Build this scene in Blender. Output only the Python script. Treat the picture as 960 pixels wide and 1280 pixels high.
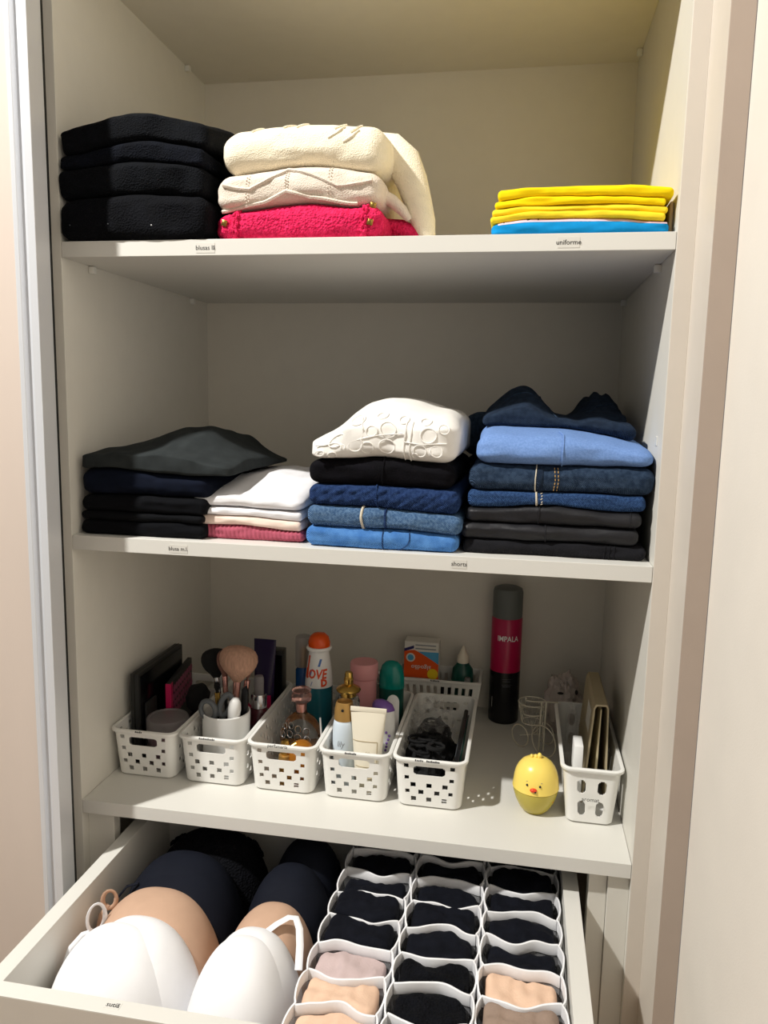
import bpy, bmesh, math, random
from mathutils import Vector, Matrix, noise
for o in list(bpy.data.objects): bpy.data.objects.remove(o)
SC = bpy.context.scene
COL = SC.collection
R = math.radians
pi = math.pi

# ------------------------------------------------------------------ camera, light, exposure
cam_d = bpy.data.cameras.new('camera')
cam_d.sensor_fit = 'VERTICAL'; cam_d.sensor_height = 36.0
cam_d.lens = 967.67 * 36.0 / 1280.0
cam_d.clip_start = 0.01
cam = bpy.data.objects.new('camera', cam_d); COL.objects.link(cam)
cam.location = (0.6306, -1.0001, 0.2155)
cam.rotation_euler = (1.42767, -0.02029, 0.17735)
SC.camera = cam

world = bpy.data.worlds.new('room_ambient'); SC.world = world
world.use_nodes = True
world.node_tree.nodes['Background'].inputs[0].default_value = (1.0, 0.975, 0.93, 1)
world.node_tree.nodes['Background'].inputs[1].default_value = 0.18

lamp_d = bpy.data.lights.new('ceiling_lamp', 'AREA')
lamp_d.shape = 'DISK'; lamp_d.size = 0.09
lamp_d.energy = 82.0
lamp_d.color = (1.0, 0.975, 0.925)
lamp = bpy.data.objects.new('ceiling_lamp', lamp_d); COL.objects.link(lamp)
lamp.location = (-0.78, -1.0, 1.9)
lamp.rotation_euler = (Vector((0.45, 0.1, 0.0)) - Vector(lamp.location)).to_track_quat('-Z', 'Y').to_euler()

SC.view_settings.view_transform = 'Standard'
SC.view_settings.look = 'None'
SC.view_settings.gamma = 1.0
SC.view_settings.use_curve_mapping = False
SC.view_settings.exposure = 0.0

# ------------------------------------------------------------------ materials
def lin(c):
    def f(v):
        v /= 255.0
        return v / 12.92 if v <= 0.04045 else ((v + 0.055) / 1.055) ** 2.4
    return (f(c[0]), f(c[1]), f(c[2]), 1)

MATS = {}
def mat(name, rgb, rough=0.5, bump=0.0, bscale=300, var=0.0, vscale=40, metal=0.0, trans=0.0, alpha=1.0,
        spec=0.5, sheen=0.0, pattern=None, rgb2=None, ior=1.45, stretch=(1, 1, 1)):
    """procedural material: base colour, optional colour variation, optional bump (noise / twill / knit / rib)"""
    m = bpy.data.materials.new(name); m.use_nodes = True
    nt = m.node_tree; N = nt.nodes; L = nt.links
    b = N['Principled BSDF']
    b.inputs['Base Color'].default_value = lin(rgb)
    b.inputs['Roughness'].default_value = rough
    b.inputs['Metallic'].default_value = metal
    b.inputs['Transmission Weight'].default_value = trans
    b.inputs['Alpha'].default_value = alpha
    b.inputs['IOR'].default_value = ior
    b.inputs['Specular IOR Level'].default_value = spec
    if sheen:
        b.inputs['Sheen Weight'].default_value = sheen
        b.inputs['Sheen Tint'].default_value = lin(rgb)
    tc = N.new('ShaderNodeTexCoord')
    mp = N.new('ShaderNodeMapping'); mp.inputs['Scale'].default_value = stretch
    L.new(tc.outputs['Object'], mp.inputs[0])
    if var > 0 or rgb2:
        n = N.new('ShaderNodeTexNoise'); n.inputs['Scale'].default_value = vscale; n.inputs['Detail'].default_value = 5
        L.new(mp.outputs[0], n.inputs['Vector'])
        cr = N.new('ShaderNodeValToRGB')
        c1 = lin(rgb); c2 = lin(rgb2) if rgb2 else tuple(min(1, c * (1 + var)) for c in c1[:3]) + (1,)
        c0 = c1 if rgb2 else tuple(c * (1 - var) for c in c1[:3]) + (1,)
        cr.color_ramp.elements[0].position = 0.35; cr.color_ramp.elements[1].position = 0.65
        cr.color_ramp.elements[0].color = c0; cr.color_ramp.elements[1].color = c2
        L.new(n.outputs['Fac'], cr.inputs[0]); L.new(cr.outputs[0], b.inputs['Base Color'])
    if bump > 0:
        bp = N.new('ShaderNodeBump'); bp.inputs['Strength'].default_value = bump; bp.inputs['Distance'].default_value = 0.002
        if pattern in ('twill', 'rib'):
            t = N.new('ShaderNodeTexWave'); t.inputs['Scale'].default_value = bscale; t.inputs['Distortion'].default_value = 1.5 if pattern == 'twill' else 0.3
            t.bands_direction = 'DIAGONAL' if pattern == 'twill' else 'X'
            t.inputs['Detail'].default_value = 2
            out = t.outputs['Fac']
        elif pattern == 'knit':
            t = N.new('ShaderNodeTexVoronoi'); t.inputs['Scale'].default_value = bscale
            out = t.outputs['Distance']
        else:
            t = N.new('ShaderNodeTexNoise'); t.inputs['Scale'].default_value = bscale; t.inputs['Detail'].default_value = 3
            out = t.outputs['Fac']
        L.new(mp.outputs[0], t.inputs['Vector']); L.new(out, bp.inputs['Height']); L.new(bp.outputs[0], b.inputs['Normal'])
    MATS[name] = m
    return m

M = {}
M['board'] = mat('white_melamine', (220, 217, 208), 0.45, 0.05, 900, 0.012, 30)
M['backboard'] = mat('white_backboard', (222, 217, 206), 0.5, 0.05, 900, 0.012, 30)
M['edge'] = mat('white_edge_band', (219, 217, 210), 0.4)
M['strip'] = mat('greige_melamine', (212, 203, 191), 0.45, 0.04, 900, 0.012, 30)
M['taupe'] = mat('taupe_edge', (172, 156, 143), 0.5, 0.04, 700, 0.02, 20)
M['wallp'] = mat('beige_wall_paint', (229, 222, 211), 0.75, 0.08, 500, 0.015, 12)
M['door'] = mat('rose_beige_door', (213, 198, 186), 0.5, 0.05, 500, 0.015, 15, stretch=(1, 1, 0.2))
M['alu'] = mat('silver_white_profile', (226, 228, 232), 0.3, metal=0.25)
M['alu_grey'] = mat('grey_profile', (176, 176, 180), 0.35, metal=0.4)
M['floor'] = mat('brown_floor', (150, 128, 105), 0.5, 0.1, 60, 0.1, 8, stretch=(1, 6, 1))
M['ink'] = mat('black_ink', (25, 24, 24), 0.6)
M['paper'] = mat('label_paper', (214, 211, 203), 0.6)
M['plastic'] = mat('white_plastic', (236, 235, 230), 0.35)
M['pinplug'] = mat('clear_pin', (225, 224, 218), 0.3)
# fabrics
def cloth(n, rgb, var=0.08, bump=0.35, bs=1400, pattern=None, sheen=0.15, rgb2=None, vs=60, rough=0.9, stretch=(1, 1, 1), spec=0.15):
    M[n] = mat('cloth_' + n, rgb, rough, bump, bs, var, vs, spec=spec, sheen=sheen, pattern=pattern, rgb2=rgb2, stretch=stretch)
cloth('black_knit', (6, 8, 13), 0.25, 0.6, 500, 'knit', 0.03)
cloth('black_knit_b', (5, 6, 11), 0.25, 0.6, 420, 'knit', 0.03)
cloth('navy_knit', (6, 9, 18), 0.25, 0.6, 500, 'knit', 0.03)
cloth('cream_knit', (243, 233, 208), 0.03, 0.4, 600, 'knit')
cloth('beige_knit', (224, 211, 196), 0.03, 0.4, 600, 'knit')
cloth('pink_knit', (234, 48, 100), 0.2, 1.0, 330, 'knit', 0.2, rgb2=(204, 26, 74), vs=220)
cloth('yellow', (255, 219, 18), 0.04, 0.2)
cloth('yellow_b', (250, 219, 50), 0.04, 0.2)
cloth('sky_blue', (18, 140, 205), 0.05, 0.2)
cloth('pale_pink', (238, 205, 218), 0.03, 0.2)
cloth('tan', (196, 172, 138), 0.05, 0.2)
cloth('charcoal', (44, 48, 49), 0.12, 0.3)
cloth('navy', (11, 17, 32), 0.15, 0.3)
cloth('black', (8, 9, 13), 0.15, 0.3, sheen=0.02)
cloth('black_b', (11, 12, 15), 0.15, 0.3, sheen=0.02)
cloth('white', (240, 239, 242), 0.02, 0.25)
cloth('off_white', (240, 237, 231), 0.02, 0.3)
cloth('peach', (236, 214, 200), 0.03, 0.25)
cloth('mauve', (172, 86, 104), 0.08, 0.25)
cloth('velvet', (8, 7, 12), 0.25, 0.4, 500, sheen=0.04)
cloth('denim_navy', (48, 72, 118), 0.1, 0.7, 240, 'twill', 0.1, rgb2=(30, 50, 92), vs=260)
cloth('denim_mid', (106, 138, 175), 0.1, 0.7, 260, 'twill', 0.1, rgb2=(66, 98, 138), vs=320)
cloth('denim_light', (94, 148, 214), 0.1, 0.6, 260, 'twill', 0.1, rgb2=(70, 122, 190), vs=60)
cloth('denim_dark', (58, 76, 100), 0.1, 0.7, 260, 'twill', 0.1, rgb2=(36, 52, 74), vs=160)
cloth('denim_blue', (62, 94, 142), 0.1, 0.7, 240, 'twill', 0.1, rgb2=(36, 60, 102), vs=420)
cloth('denim_ink', (40, 54, 74), 0.1, 0.6, 260, 'twill', 0.08, rgb2=(28, 40, 58), vs=120)
cloth('chambray', (118, 150, 204), 0.05, 0.4, 900, None, 0.1, rgb2=(104, 136, 190), vs=400)
cloth('black_twill', (27, 27, 31), 0.15, 0.4, 300, 'twill', 0.03, rough=0.75)
cloth('coated', (27, 27, 31), 0.15, 0.2, 300, None, 0.0, rough=0.5, spec=0.4)
cloth('stitch', (206, 196, 176), 0.05, 0.2)
cloth('stitch_gold', (190, 152, 98), 0.05, 0.2)
cloth('bra_white', (244, 244, 246), 0.01, 0.1, 2000, rough=0.7)
cloth('bra_nude', (196, 162, 138), 0.02, 0.1, 2000, rough=0.7)
cloth('bra_black', (20, 23, 33), 0.05, 0.15, 2000, rough=0.8, sheen=0.05)
cloth('lace_black', (10, 11, 16), 0.3, 1.0, 300, 'knit', 0.02)
cloth('elastic', (246, 246, 248), 0.02, 0.3, 500, 'rib')
cloth('panty_black', (15, 17, 25), 0.2, 0.3, 500, sheen=0.03)
cloth('panty_nude', (226, 192, 166), 0.04, 0.25, 500)
cloth('panty_mauve', (198, 178, 176), 0.04, 0.25, 500)
cloth('panty_taupe', (150, 130, 116), 0.06, 0.25, 500)
M['netting'] = mat('white_netting', (205, 205, 208), 0.8, 0.3, 900, alpha=0.28)
# hard goods
M['gold'] = mat('gold_metal', (206, 168, 88), 0.25, metal=1.0)
M['gold_matt'] = mat('gold_matt', (186, 146, 84), 0.42, metal=0.6)
M['black_pl'] = mat('black_plastic', (18, 18, 20), 0.35)
M['black_case'] = mat('black_case', (30, 31, 30), 0.5)
M['dark_screen'] = mat('black_gloss_panel', (9, 9, 11), 0.2)
M['grey_pl'] = mat('grey_plastic', (92, 96, 100), 0.4)
M['dark_grey'] = mat('can_grey_cap', (98, 102, 100), 0.5)
M['magenta'] = mat('can_magenta', (176, 10, 70), 0.28)
M['can_black'] = mat('can_black', (14, 13, 15), 0.25)
M['hot_pink'] = mat('hot_pink', (190, 20, 84), 0.4)
M['hex_pink'] = mat('dusky_pink', (146, 66, 96), 0.5)
M['frost'] = mat('frosted_clear', (188, 184, 184), 0.3, trans=0.6, alpha=0.6, spec=0.4)
M['glass'] = mat('clear_glass', (240, 242, 242), 0.03, trans=1.0)
M['rose_glass'] = mat('rose_glass', (214, 168, 158), 0.05, trans=0.85)
M['amber'] = mat('amber_liquid', (190, 122, 40), 0.15, trans=0.45)
M['blue_glass'] = mat('blue_glass', (30, 92, 160), 0.1, trans=0.4)
M['teal_glass'] = mat('teal_glass', (20, 110, 128), 0.12, trans=0.3)
M['teal_pl'] = mat('teal_plastic', (0, 122, 112), 0.2)
M['teal_dark'] = mat('dark_teal_plastic', (16, 76, 66), 0.3)
M['orange'] = mat('orange_gloss', (224, 82, 18), 0.25)
M['orange_ink'] = mat('orange_ink', (226, 78, 30), 0.5)
M['blue_ink'] = mat('blue_ink', (76, 118, 186), 0.5)
M['white_gloss'] = mat('white_gloss', (240, 240, 238), 0.25)
M['pale_blue'] = mat('pale_blue_plastic', (214, 226, 236), 0.3)
M['cream_tube'] = mat('cream_tube', (236, 228, 208), 0.4)
M['cream_dark'] = mat('cream_line', (176, 158, 120), 0.5)
M['grey_ink'] = mat('grey_ink', (132, 136, 142), 0.5)
M['purple'] = mat('purple_plastic', (124, 88, 168), 0.35)
M['purple_dark'] = mat('dark_purple', (34, 24, 58), 0.3)
M['pink_pl'] = mat('dusty_pink_plastic', (216, 150, 152), 0.45)
M['wine'] = mat('wine_bottle', (66, 24, 32), 0.2)
M['card'] = mat('taupe_card', (176, 162, 132), 0.7, 0.1, 400, 0.05, 20)
M['card_in'] = mat('beige_card', (206, 192, 156), 0.7, 0.1, 400, 0.05, 20)
M['cotton_box'] = mat('white_carton', (226, 222, 214), 0.6)
M['box_orange'] = mat('carton_orange', (232, 88, 20), 0.5)
M['box_blue'] = mat('carton_blue', (84, 166, 210), 0.5)
M['box_navy'] = mat('carton_navy', (40, 38, 100), 0.5)
M['box_yellow'] = mat('carton_yellow', (240, 208, 30), 0.5)
M['chick'] = mat('chick_yellow', (250, 222, 110), 0.3)
M['chick_bowl'] = mat('yellow_translucent', (226, 208, 90), 0.2, trans=0.35)
M['beak'] = mat('beak_red', (228, 70, 32), 0.35)
M['wire'] = mat('cream_wire', (218, 212, 196), 0.4, metal=0.3)
M['film'] = mat('clear_film', (232, 230, 228), 0.12, 0.6, 60, alpha=0.14, spec=0.6)
M['bristle'] = mat('tan_bristle', (186, 146, 124), 0.9, 0.8, 500, 0.15, 300, stretch=(1, 1, 0.15))
M['bristle_dark'] = mat('brown_bristle', (120, 84, 74), 0.9, 0.8, 500, 0.15, 300, stretch=(1, 1, 0.15))
M['bristle_black'] = mat('black_bristle', (8, 8, 9), 0.9, 0.8, 500, 0.2, 300)
M['rose_gold'] = mat('rose_gold', (214, 160, 150), 0.25, metal=0.9)
M['steel'] = mat('steel', (198, 198, 200), 0.2, metal=1.0)
M['cream_pl'] = mat('cream_plastic', (232, 222, 204), 0.4)
M['pale_bag'] = mat('pale_bag', (208, 196, 190), 0.4, 0.4, 60, 0.05, 20, alpha=0.75)

# ------------------------------------------------------------------ mesh helpers
class MB:
    """collects geometry (several materials possible) into ONE mesh"""
    def __init__(s): s.v = []; s.f = []; s.m = []; s.k = 0
    def add(s, vs, fs, m=None):
        b = len(s.v); s.v += [tuple(x) for x in vs]
        for f in fs: s.f.append(tuple(b + i for i in f)); s.m.append(s.k if m is None else m)
        return s
    def box(s, x0, x1, y0, y1, z0, z1, T=None):
        vs = [(x, y, z) for z in (z0, z1) for y in (y0, y1) for x in (x0, x1)]
        if T: vs = [T @ Vector(v) for v in vs]
        return s.add(vs, [(0, 2, 3, 1), (4, 5, 7, 6), (0, 1, 5, 4), (2, 6, 7, 3), (0, 4, 6, 2), (1, 3, 7, 5)])
    def lathe(s, prof, c=(0, 0, 0), n=32, sy=1.0, T=None, cap=True):
        vs = []; fs = []
        for (r, z) in prof:
            for i in range(n):
                a = 2 * pi * i / n; vs.append(Vector((r * math.cos(a), r * math.sin(a) * sy, z)))
        for j in range(len(prof) - 1):
            for i in range(n):
                i2 = (i + 1) % n; fs.append((j * n + i, j * n + i2, (j + 1) * n + i2, (j + 1) * n + i))
        if cap:
            if prof[0][0] > 1e-6: fs.append(tuple(range(n - 1, -1, -1)))
            if prof[-1][0] > 1e-6: fs.append(tuple((len(prof) - 1) * n + i for i in range(n)))
        if T: vs = [T @ v for v in vs]
        else: vs = [v + Vector(c) for v in vs]
        return s.add(vs, fs)
    def tube(s, pts, r, n=8, closed=False, flat=1.0, cap=True):
        P = [Vector(p) for p in pts]; m = len(P); rr = r if isinstance(r, (list, tuple)) else [r] * m
        vs = []; fs = []; up = None
        for i in range(m):
            if closed: d = P[(i + 1) % m] - P[i - 1]
            else: d = P[min(i + 1, m - 1)] - P[max(i - 1, 0)]
            d.normalize()
            if up is None:
                up = Vector((0, 0, 1)) if abs(d.z) < 0.9 else Vector((0, 1, 0))
            a = d.cross(up)
            if a.length < 1e-5: a = d.cross(Vector((1, 0, 0)))
            a.normalize(); b = a.cross(d).normalized(); up = b
            for k in range(n):
                t = 2 * pi * k / n; vs.append(P[i] + a * (rr[i] * math.cos(t)) + b * (rr[i] * flat * math.sin(t)))
        for i in range(m if closed else m - 1):
            i2 = (i + 1) % m
            for k in range(n):
                k2 = (k + 1) % n; fs.append((i * n + k, i * n + k2, i2 * n + k2, i2 * n + k))
        if cap and not closed:
            fs.append(tuple(range(n - 1, -1, -1))); fs.append(tuple((m - 1) * n + k for k in range(n)))
        return s.add(vs, fs)
    def prism(s, poly, a0, a1, axis='y'):
        """closed 2-D outline extruded along an axis ('y': outline in xz, 'z': in xy, 'x': in yz)"""
        n = len(poly)
        def P(p, a): return {'y': (p[0], a, p[1]), 'z': (p[0], p[1], a), 'x': (a, p[0], p[1])}[axis]
        vs = [P(p, a0) for p in poly] + [P(p, a1) for p in poly]
        fs = [tuple(range(n)), tuple(range(2 * n - 1, n - 1, -1))]
        for i in range(n):
            j = (i + 1) % n; fs.append((i, i + n, j + n, j))
        return s.add(vs, fs)
    def ball(s, c, r, n=16, m=10, sc=(1, 1, 1), T=None):
        vs = []; fs = []
        for j in range(1, m):
            p = pi * j / m
            for i in range(n):
                a = 2 * pi * i / n; vs.append(Vector((r * sc[0] * math.sin(p) * math.cos(a), r * sc[1] * math.sin(p) * math.sin(a), r * sc[2] * math.cos(p))))
        t = len(vs); vs += [Vector((0, 0, r * sc[2])), Vector((0, 0, -r * sc[2]))]
        for j in range(m - 2):
            for i in range(n):
                i2 = (i + 1) % n; fs.append((j * n + i, (j + 1) * n + i, (j + 1) * n + i2, j * n + i2))
        for i in range(n):
            i2 = (i + 1) % n; fs.append((t, i, i2)); fs.append((t + 1, (m - 2) * n + i2, (m - 2) * n + i))
        if T: vs = [T @ v for v in vs]
        return s.add([v + Vector(c) for v in vs], fs)
    def build(s, name, mats, parent=None, smooth=True, bevel=0.0, base=None, angle=40):
        if not isinstance(mats, (list, tuple)): mats = [mats]
        me = bpy.data.meshes.new(name)
        if parent is not None: off = parent['_w'] if '_w' in parent else (0, 0, 0)
        else:
            if base is None:
                xs = [v[0] for v in s.v]; ys = [v[1] for v in s.v]; zs = [v[2] for v in s.v]
                base = ((min(xs) + max(xs)) / 2, (min(ys) + max(ys)) / 2, min(zs))
            off = base
        me.from_pydata([(v[0] - off[0], v[1] - off[1], v[2] - off[2]) for v in s.v], [], s.f)
        for m_ in mats: me.materials.append(m_ if not isinstance(m_, str) else M[m_])
        me.polygons.foreach_set('material_index', s.m)
        bm = bmesh.new(); bm.from_mesh(me)
        bmesh.ops.recalc_face_normals(bm, faces=bm.faces)
        if bevel > 0:
            es = [e for e in bm.edges if len(e.link_faces) == 2 and e.calc_face_angle(0) > 0.6]
            bmesh.ops.bevel(bm, geom=es, offset=bevel, segments=2, profile=0.5, affect='EDGES', clamp_overlap=True)
        bm.to_mesh(me); bm.free()
        if smooth:
            me.polygons.foreach_set('use_smooth', [True] * len(me.polygons))
            try: me.set_sharp_from_angle(angle=R(angle))
            except Exception: pass
        o = bpy.data.objects.new(name, me); COL.objects.link(o)
        if parent is not None: o.parent = parent
        else: o.location = off
        o['_w'] = off
        return o

def thing(name, label, cat, loc, group=None, kind=None):
    o = bpy.data.objects.new(name, None); COL.objects.link(o)
    o.empty_display_size = 0.02; o.location = loc; o['_w'] = tuple(loc)
    tag(o, label, cat, group, kind)
    return o
def tag(o, label=None, cat=None, group=None, kind=None):
    if label: o['label'] = label
    if cat: o['category'] = cat
    if group: o['group'] = group
    if kind: o['kind'] = kind
    return o

def text_geo(body, size, align='CENTER', bold=0.0):
    """flat letters: (vertices in the xy plane, faces)"""
    cu = bpy.data.curves.new('lettering', 'FONT'); cu.body = body; cu.size = size
    cu.offset = bold; cu.align_x = align; cu.align_y = 'CENTER'; cu.resolution_u = 2
    o = bpy.data.objects.new('lettering', cu); COL.objects.link(o)
    dg = bpy.context.evaluated_depsgraph_get()
    me = bpy.data.meshes.new_from_object(o.evaluated_get(dg))
    vs = [v.co.copy() for v in me.vertices]; fs = [tuple(p.vertices) for p in me.polygons]
    bpy.data.objects.remove(o); bpy.data.curves.remove(cu); bpy.data.meshes.remove(me)
    return vs, fs
def put_text(mb, body, size, T, sx=1.0):
    vs, fs = text_geo(body, size, bold=size * .005)
    mb.add([T @ Vector((v.x * sx, v.y, 0)) for v in vs], fs)
def wrap_text(mb, body, size, c, rad, z, a0=0.0, sx=1.0, shear=0.0, bold=0.0):
    """letters wrapped round an upright cylinder, facing -y at angle a0"""
    vs, fs = text_geo(body, size, bold=bold)
    out = []
    for v in vs:
        rr = rad(z + v.y) if callable(rad) else rad
        a = a0 + (v.x * sx + shear * v.y) / rr
        out.append((c[0] + rr * math.sin(a), c[1] - rr * math.cos(a), z + v.y))
    mb.add(out, fs)
FRONT = lambda x, y, z: Matrix.Translation((x, y, z)) @ Matrix.Rotation(pi / 2, 4, 'X')
def nz(x, y, z=0.0, s=1.0): return noise.noise(Vector((x * s, y * s, z * s)))
def clamp(a, lo, hi): return max(lo, min(hi, a))
def sm(a, b, x):
    t = clamp((x - a) / (b - a), 0, 1); return t * t * (3 - 2 * t)

def axis_lines(a, r, n, k=3):
    """grid lines from -a to a with fine lines in the rounded zone r"""
    L = []
    for i in range(k): L.append(-a + r * (1 - math.tan(pi / 4 * (1 - i / k))))
    inner = a - r
    if inner > 1e-6:
        for i in range(n + 1): L.append(-inner + 2 * inner * i / n)
    else: L.append(0.0)
    for i in range(k - 1, -1, -1): L.append(a - r * (1 - math.tan(pi / 4 * (1 - i / k))))
    return L
def slab(mb, x0, x1, y0, y1, zb, zt, r=None, n=(22, 14), k=3, disp=None, skew=None):
    """folded cloth: a soft rounded slab between the surfaces zb(x,y) and zt(x,y)"""
    if not callable(zb): b_ = zb; zb = lambda x, y: b_
    if not callable(zt): t_ = zt; zt = lambda x, y: t_
    cx, cy = (x0 + x1) / 2, (y0 + y1) / 2; ax, ay = (x1 - x0) / 2, (y1 - y0) / 2
    az = max(0.002, (zt(cx, cy) - zb(cx, cy)) / 2)
    if r is None: r = az * 0.98
    r = min(r, az * 0.999, ax * .9, ay * .9)
    X, Y, Z = axis_lines(ax, r, n[0], k), axis_lines(ay, r, n[1], k), axis_lines(az, r, 1, k)
    idx = {}; vs = []; fs = []
    def V(i, j, l):
        key = (i, j, l)
        if key in idx: return idx[key]
        p = Vector((X[i], Y[j], Z[l]))
        q = Vector((clamp(p.x, -(ax - r), ax - r), clamp(p.y, -(ay - r), ay - r), clamp(p.z, -(az - r), az - r)))
        d = p - q
        if d.length > 1e-9: p = q + d.normalized() * r
        w = (p.z + az) / (2 * az); x = cx + p.x; y = cy + p.y
        if skew: x += skew(y, w)
        z = zb(x, y) * (1 - w) + zt(x, y) * w
        if disp:
            dx, dy, dz = disp(x, y, z, w); x += dx; y += dy; z += dz
        idx[key] = len(vs); vs.append((x, y, z)); return idx[key]
    nx, ny, nl = len(X) - 1, len(Y) - 1, len(Z) - 1
    for i in range(nx):
        for j in range(ny):
            fs.append((V(i, j, 0), V(i, j + 1, 0), V(i + 1, j + 1, 0), V(i + 1, j, 0)))
            fs.append((V(i, j, nl), V(i + 1, j, nl), V(i + 1, j + 1, nl), V(i, j + 1, nl)))
    for i in range(nx):
        for l in range(nl):
            fs.append((V(i, 0, l), V(i + 1, 0, l), V(i + 1, 0, l + 1), V(i, 0, l + 1)))
            fs.append((V(i, ny, l), V(i, ny, l + 1), V(i + 1, ny, l + 1), V(i + 1, ny, l)))
    for j in range(ny):
        for l in range(nl):
            fs.append((V(0, j, l), V(0, j, l + 1), V(0, j + 1, l + 1), V(0, j + 1, l)))
            fs.append((V(nx, j, l), V(nx, j + 1, l), V(nx, j + 1, l + 1), V(nx, j, l + 1)))
    return mb.add(vs, fs)

# ------------------------------------------------------------------ the wardrobe and the room
W, D, T = 0.80, 0.499, 0.0208
Z1, Z2, Z3, ZC = 0.4207, 0.0151, -0.3905, 0.8081
FLOOR = -1.0
def sbox(name, b, m, parent=None, bevel=0.0006, kind=None):
    o = MB().box(*b).build(name, m, parent, smooth=False, bevel=bevel)
    if kind: o['kind'] = kind
    return o
fl = sbox('floor', (-1.6, 0.876, -2.6, 0.6, FLOOR - 0.03, FLOOR), 'floor', kind='structure')
wr = sbox('wall_right', (0.8462, 0.876, -2.2, -0.0955, FLOOR, 1.45), 'wallp', kind='structure')

wd = thing('wardrobe', 'white built-in wardrobe with open shelves and one pulled-out drawer', 'wardrobe', (W / 2, D / 2, FLOOR))
sbox('side_panel', (-T, 0, 0, D, FLOOR, ZC + T), 'board', wd)
sbox('side_panel', (W, W + T, 0, D, FLOOR, ZC + T), ['board'], wd)
sbox('edge_strip', (W + 0.0003, W + T, -0.0012, 0.0, FLOOR, ZC + T), 'strip', wd, 0.0003)
sbox('back_panel', (-T, W + T, D, D + 0.012, FLOOR, ZC + T), 'backboard', wd)
sbox('end_panel', (W + T, 0.8457, -0.0935, D, FLOOR, 1.25), 'strip', wd)
tp = sbox('end_panel_edge', (W + T, 0.8457, -0.0955, -0.0935, FLOOR, 1.25), 'taupe', wd, 0.0003)
tp['label'] = 'taupe edge strip beside the beige wall'
top = sbox('top_panel', (0, W, 0, D, ZC, ZC + T), 'backboard', wd)
sbox('base_panel', (0, W, 0.02, D, FLOOR, FLOOR + 0.08), 'board', wd)
def pin(parent, x, y, z):
    mb = MB(); s = 1 if x < 0.4 else -1
    mb.box(x, x + s * 0.009, y - 0.0045, y + 0.0045, z - 0.011, z - 0.0006)
    mb.build('shelf_pin', 'pinplug', parent, bevel=0.0015)
for x, y in ((0, .413), (W, .448)): pin(top, x, y, ZC)
def sticker(parent, txt, x, y, z, w, h, size, paper='paper'):
    mb = MB(); mb.box(x - w / 2, x + w / 2, y - 0.0004, y, z - h / 2, z + h / 2)
    mb.k = 1; put_text(mb, txt, size, FRONT(x, y - 0.0006, z))
    o = mb.build('name_label', [paper, 'ink'], parent, smooth=False); o['label'] = 'small printed paper name label'
for z in (Z1, Z2, Z3):
    s = sbox('shelf', (0.0005, W - 0.0005, 0, D, z - T, z), 'edge', wd)
    if z == Z1:
        for x, y in ((0, .07), (0, .419), (W, .10), (W, .458)): pin(s, x, y, z - T)
        sticker(s, 'blusas lã', 0.2085, 0, 0.4095, 0.026, 0.0125, 0.0082)
        sticker(s, 'uniforme', 0.6752, 0, 0.4098, 0.026, 0.0125, 0.0082)
    if z == Z2:
        sticker(s, 'blusa m.l.', 0.1627, 0, 0.0035, 0.027, 0.0115, 0.0078)
        sticker(s, 'shorts', 0.5561, 0, 0.0045, 0.0195, 0.0115, 0.0082)
sbox('hole_cover', (W - 0.0012, W, 0.035, 0.047, 0.165, 0.177), 'pinplug', wd, 0.0005)
# fillers either side of the drawer
sbox('filler', (0, 0.0425, 0.016, 0.034, FLOOR + .08, Z3 - T), 'board', wd)
sbox('filler', (0.772, W, 0.010, 0.034, FLOOR + .08, Z3 - T), 'board', wd)
sbox('filler', (0.7475, 0.7715, 0.016, 0.04, FLOOR + .08, Z3 - T), 'board', wd)
# the drawer
DX0, DX1, DY0, DY1, DZ0, DZ1 = 0.0525, 0.7355, -0.288, 0.158, -0.605, -0.45
dt = 0.0215
mb = MB()
mb.box(DX0, DX0 + dt, DY0, DY1, DZ0, DZ1); mb.box(DX1 - dt, DX1, DY0, DY1, DZ0, DZ1)
mb.box(DX0 + dt, DX1 - dt, DY1 - dt, DY1, DZ0, DZ1); mb.box(DX0 + dt, DX1 - dt, DY0, DY1 - dt, DZ0, DZ0 + 0.012)
dr = mb.build('drawer', 'edge', wd, smooth=False, bevel=0.0006)
sbox('drawer_front', (0.006, 0.794, DY0 - T, DY0 - 0.0002, -0.64, DZ1), 'strip', dr)
o = sbox('drawer_front_edge', (0.006, 0.794, DY0 - T, DY0 - 0.0002, DZ1, DZ1 + 0.0008), 'edge', dr, 0.0003)
mb = MB(); lx, ly = 0.2155, DY0 - T * 0.42
mb.box(lx - 0.009, lx + 0.009, ly - 0.005, ly + 0.005, DZ1 + .0008, DZ1 + 0.0011)
mb.k = 1; put_text(mb, 'sutiã', 0.0085, Matrix.Translation((lx, ly, DZ1 + 0.0014)))
o = mb.build('name_label', ['edge', 'ink'], dr, smooth=False); o['label'] = 'small printed paper name label'
for s, x in ((0, 0.043), (1, 0.7365)):
    mb = MB(); mb.box(x, x + 0.008, -0.05, D - 0.03, -0.56, -0.52); mb.build('drawer_runner', 'steel', dr, smooth=False)
# lower drawers (closed front under the open one)
sbox('lower_front', (0.046, 0.745, 0.004, 0.022, FLOOR + 0.09, -0.66), 'strip', wd)

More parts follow.
